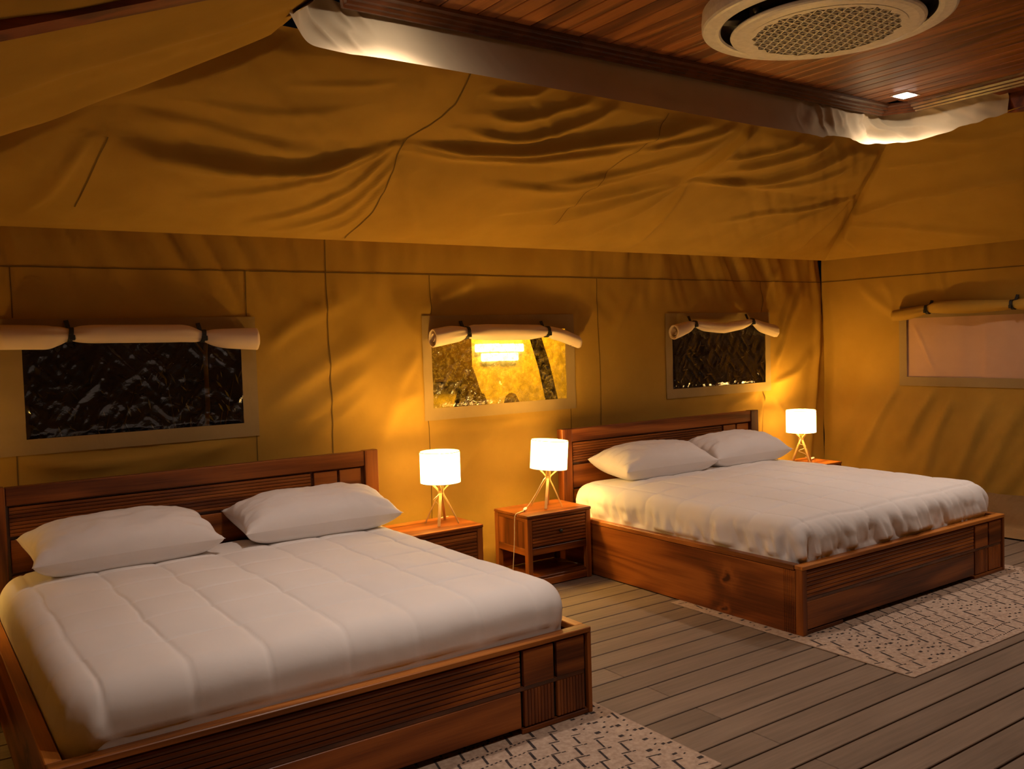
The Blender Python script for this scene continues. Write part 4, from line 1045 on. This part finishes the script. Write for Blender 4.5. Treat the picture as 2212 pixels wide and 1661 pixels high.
# ------------------------------------------------------------------ outside, seen through the clear windows
def outside():
    MB().box(-9, 9, WY1 + .08, 12, -.5, -.35, 0).build('ground', 'soil', kind='structure')
    n = 40; V = []
    for i in range(n):
        for j in range(24):
            x = -.2 + i * .075; z = -.35 + j * .12; V.append((x, 4.6 + .012 * float(vn(x * 5, z * 5, 401)), z))
    o = meshobj('wall_outside', V, grid_faces(n, 24), 'out_wall', True, kind='structure')
    md = o.modifiers.new('solid', 'SOLIDIFY'); md.thickness = .1; md.offset = 1 if o.data.polygons[0].normal.y > 0 else -1
    s = empty('lit_sign', (1.30, 4.48, 1.44), label='two rows of blown-out white light bars glowing beyond the yellow window', cat='sign')
    for x0, x1, z in ((-.28, -.012, .045), (.0, .165, .040), (.178, .28, .036), (-.21, -.02, -.048), (.0, .10, -.05), (.11, .21, -.052)):
        MB().box(x0, x1, .06, .125, z - .040, z + .040, .010).build('light_bar', 'sign', s)
    MB().box(-1.2, .93, 4.50, 4.57, 1.17, 2.4, .01).build('wall_boarding', 'bark', kind='structure')
    def rock(x, y, z, sx, sy, sz, label, sd):
        b = bmesh.new(); bmesh.ops.create_icosphere(b, subdivisions=3, radius=1)
        for v in b.verts:
            k = 1 + .25 * float(vn(v.co.x * 2.1 + sd, v.co.y * 2.1 + v.co.z * 1.7, sd)); v.co = Vector((v.co.x * sx * k, v.co.y * sy * k, v.co.z * sz * k))
        me = bpy.data.meshes.new('rock'); b.to_mesh(me); b.free(); me.materials.append(M['bark']); o = bpy.data.objects.new('rock', me); COL.objects.link(o); o.location = (x, y, z); setp(o, None, label, 'rock')
    rock(.66, 4.15, .45, .22, .16, .80, 'tall dark rock at the lower left of the yellow window', 3)
    rock(1.17, 4.2, .35, .20, .14, .64, 'low dark rock along the bottom of the yellow window', 8)
    ld = bpy.data.lights.new('sign_glow', 'AREA'); ld.energy = OUT_W; ld.color = OUT_COL; ld.shape = 'RECTANGLE'; ld.size = .9; ld.size_y = .3
    lo = bpy.data.objects.new('sign_glow', ld); COL.objects.link(lo); lo.location = (1.25, 3.7, 2.35); lo.rotation_euler = (math.radians(55), 0, 0); lo.parent = None
    rs = random.Random(3)
    def tree(x, y, lean, rad, h, label, mat='bark'):
        t = empty('tree', (x, y, -.35), label=label, cat='tree')
        pts = [(lean * k / 9 * h + .02 * math.sin(k * 1.7), .02 * math.cos(k), k / 9 * h) for k in range(10)]
        MB().tube(pts, [rad * (1.15 - .04 * k) for k in range(10)], 12).build('trunk', mat, t, True)
        b = MB()
        for q in range(3):
            k = 6 + q; p = pts[k]; a = rs.uniform(0, 6.3)
            b.tube([p, (p[0] + .3 * math.cos(a), p[1] + .3 * math.sin(a), p[2] + .25), (p[0] + .6 * math.cos(a), p[1] + .5 * math.sin(a), p[2] + .6)], [rad * .5, rad * .35, rad * .15], 8)
        b.build('branches', mat, t, True)
    tree(1.21, 3.25, -.22, .055, 3.0, 'dark leaning tree trunk outside the yellow window')
    tree(-2.32, 2.62, .10, .014, 2.8, 'thin pale stem added to imitate a glinting crease in the widest dark window', 'crease_glint')  # added stem, stands in for a reflecting crease in the window plastic
    def shrub(x, y, w_, h_, nleaf, label, seed):
        rs = random.Random(seed); t = empty('shrub', (x, y, -.35), label=label, cat='shrub')
        b = MB(); st = MB()
        for s in range(9):
            a = rs.uniform(0, 6.3); l = rs.uniform(.4, 1) * h_; q = (w_ * .5 * rs.uniform(.2, 1) * math.cos(a), w_ * .3 * math.sin(a), l)
            st.tube([(0, 0, 0), (q[0] * .4, q[1] * .4, l * .55), q], [.012, .009, .004], 6)
        for k in range(nleaf):
            p = Vector((rs.gauss(0, w_ * .25), rs.gauss(0, .14), rs.uniform(.1, 1) * h_)); d = Vector((rs.uniform(-1, 1), rs.uniform(-1, .3), rs.uniform(-.4, 1))).normalized(); sd = d.orthogonal().normalized(); L = rs.uniform(.035, .085)
            vs = [b.bm.verts.new(p), b.bm.verts.new(p + d * L * .5 + sd * L * .16), b.bm.verts.new(p + d * L), b.bm.verts.new(p + d * L * .5 - sd * L * .16)]
            b.bm.faces.new(vs)
        st.build('stems', 'bark', t, True); o = b.build('leaves', 'leaf', t); o['kind'] = 'stuff'
    shrub(-2.9, 3.1, 1.0, 1.7, 420, 'leafy dark shrub outside the left part of the widest window', 11)
    shrub(-2.0, 3.5, 1.2, 1.8, 420, 'dark shrub behind the added pale stem outside the widest window', 12)
    shrub(.30, 3.2, .3, 1.3, 120, 'low dark shrub at the lower left of the yellow window', 13)
    shrub(3.2, 3.4, 1.4, 1.8, 420, 'dark shrub outside the window near the tent corner', 14)
outside()
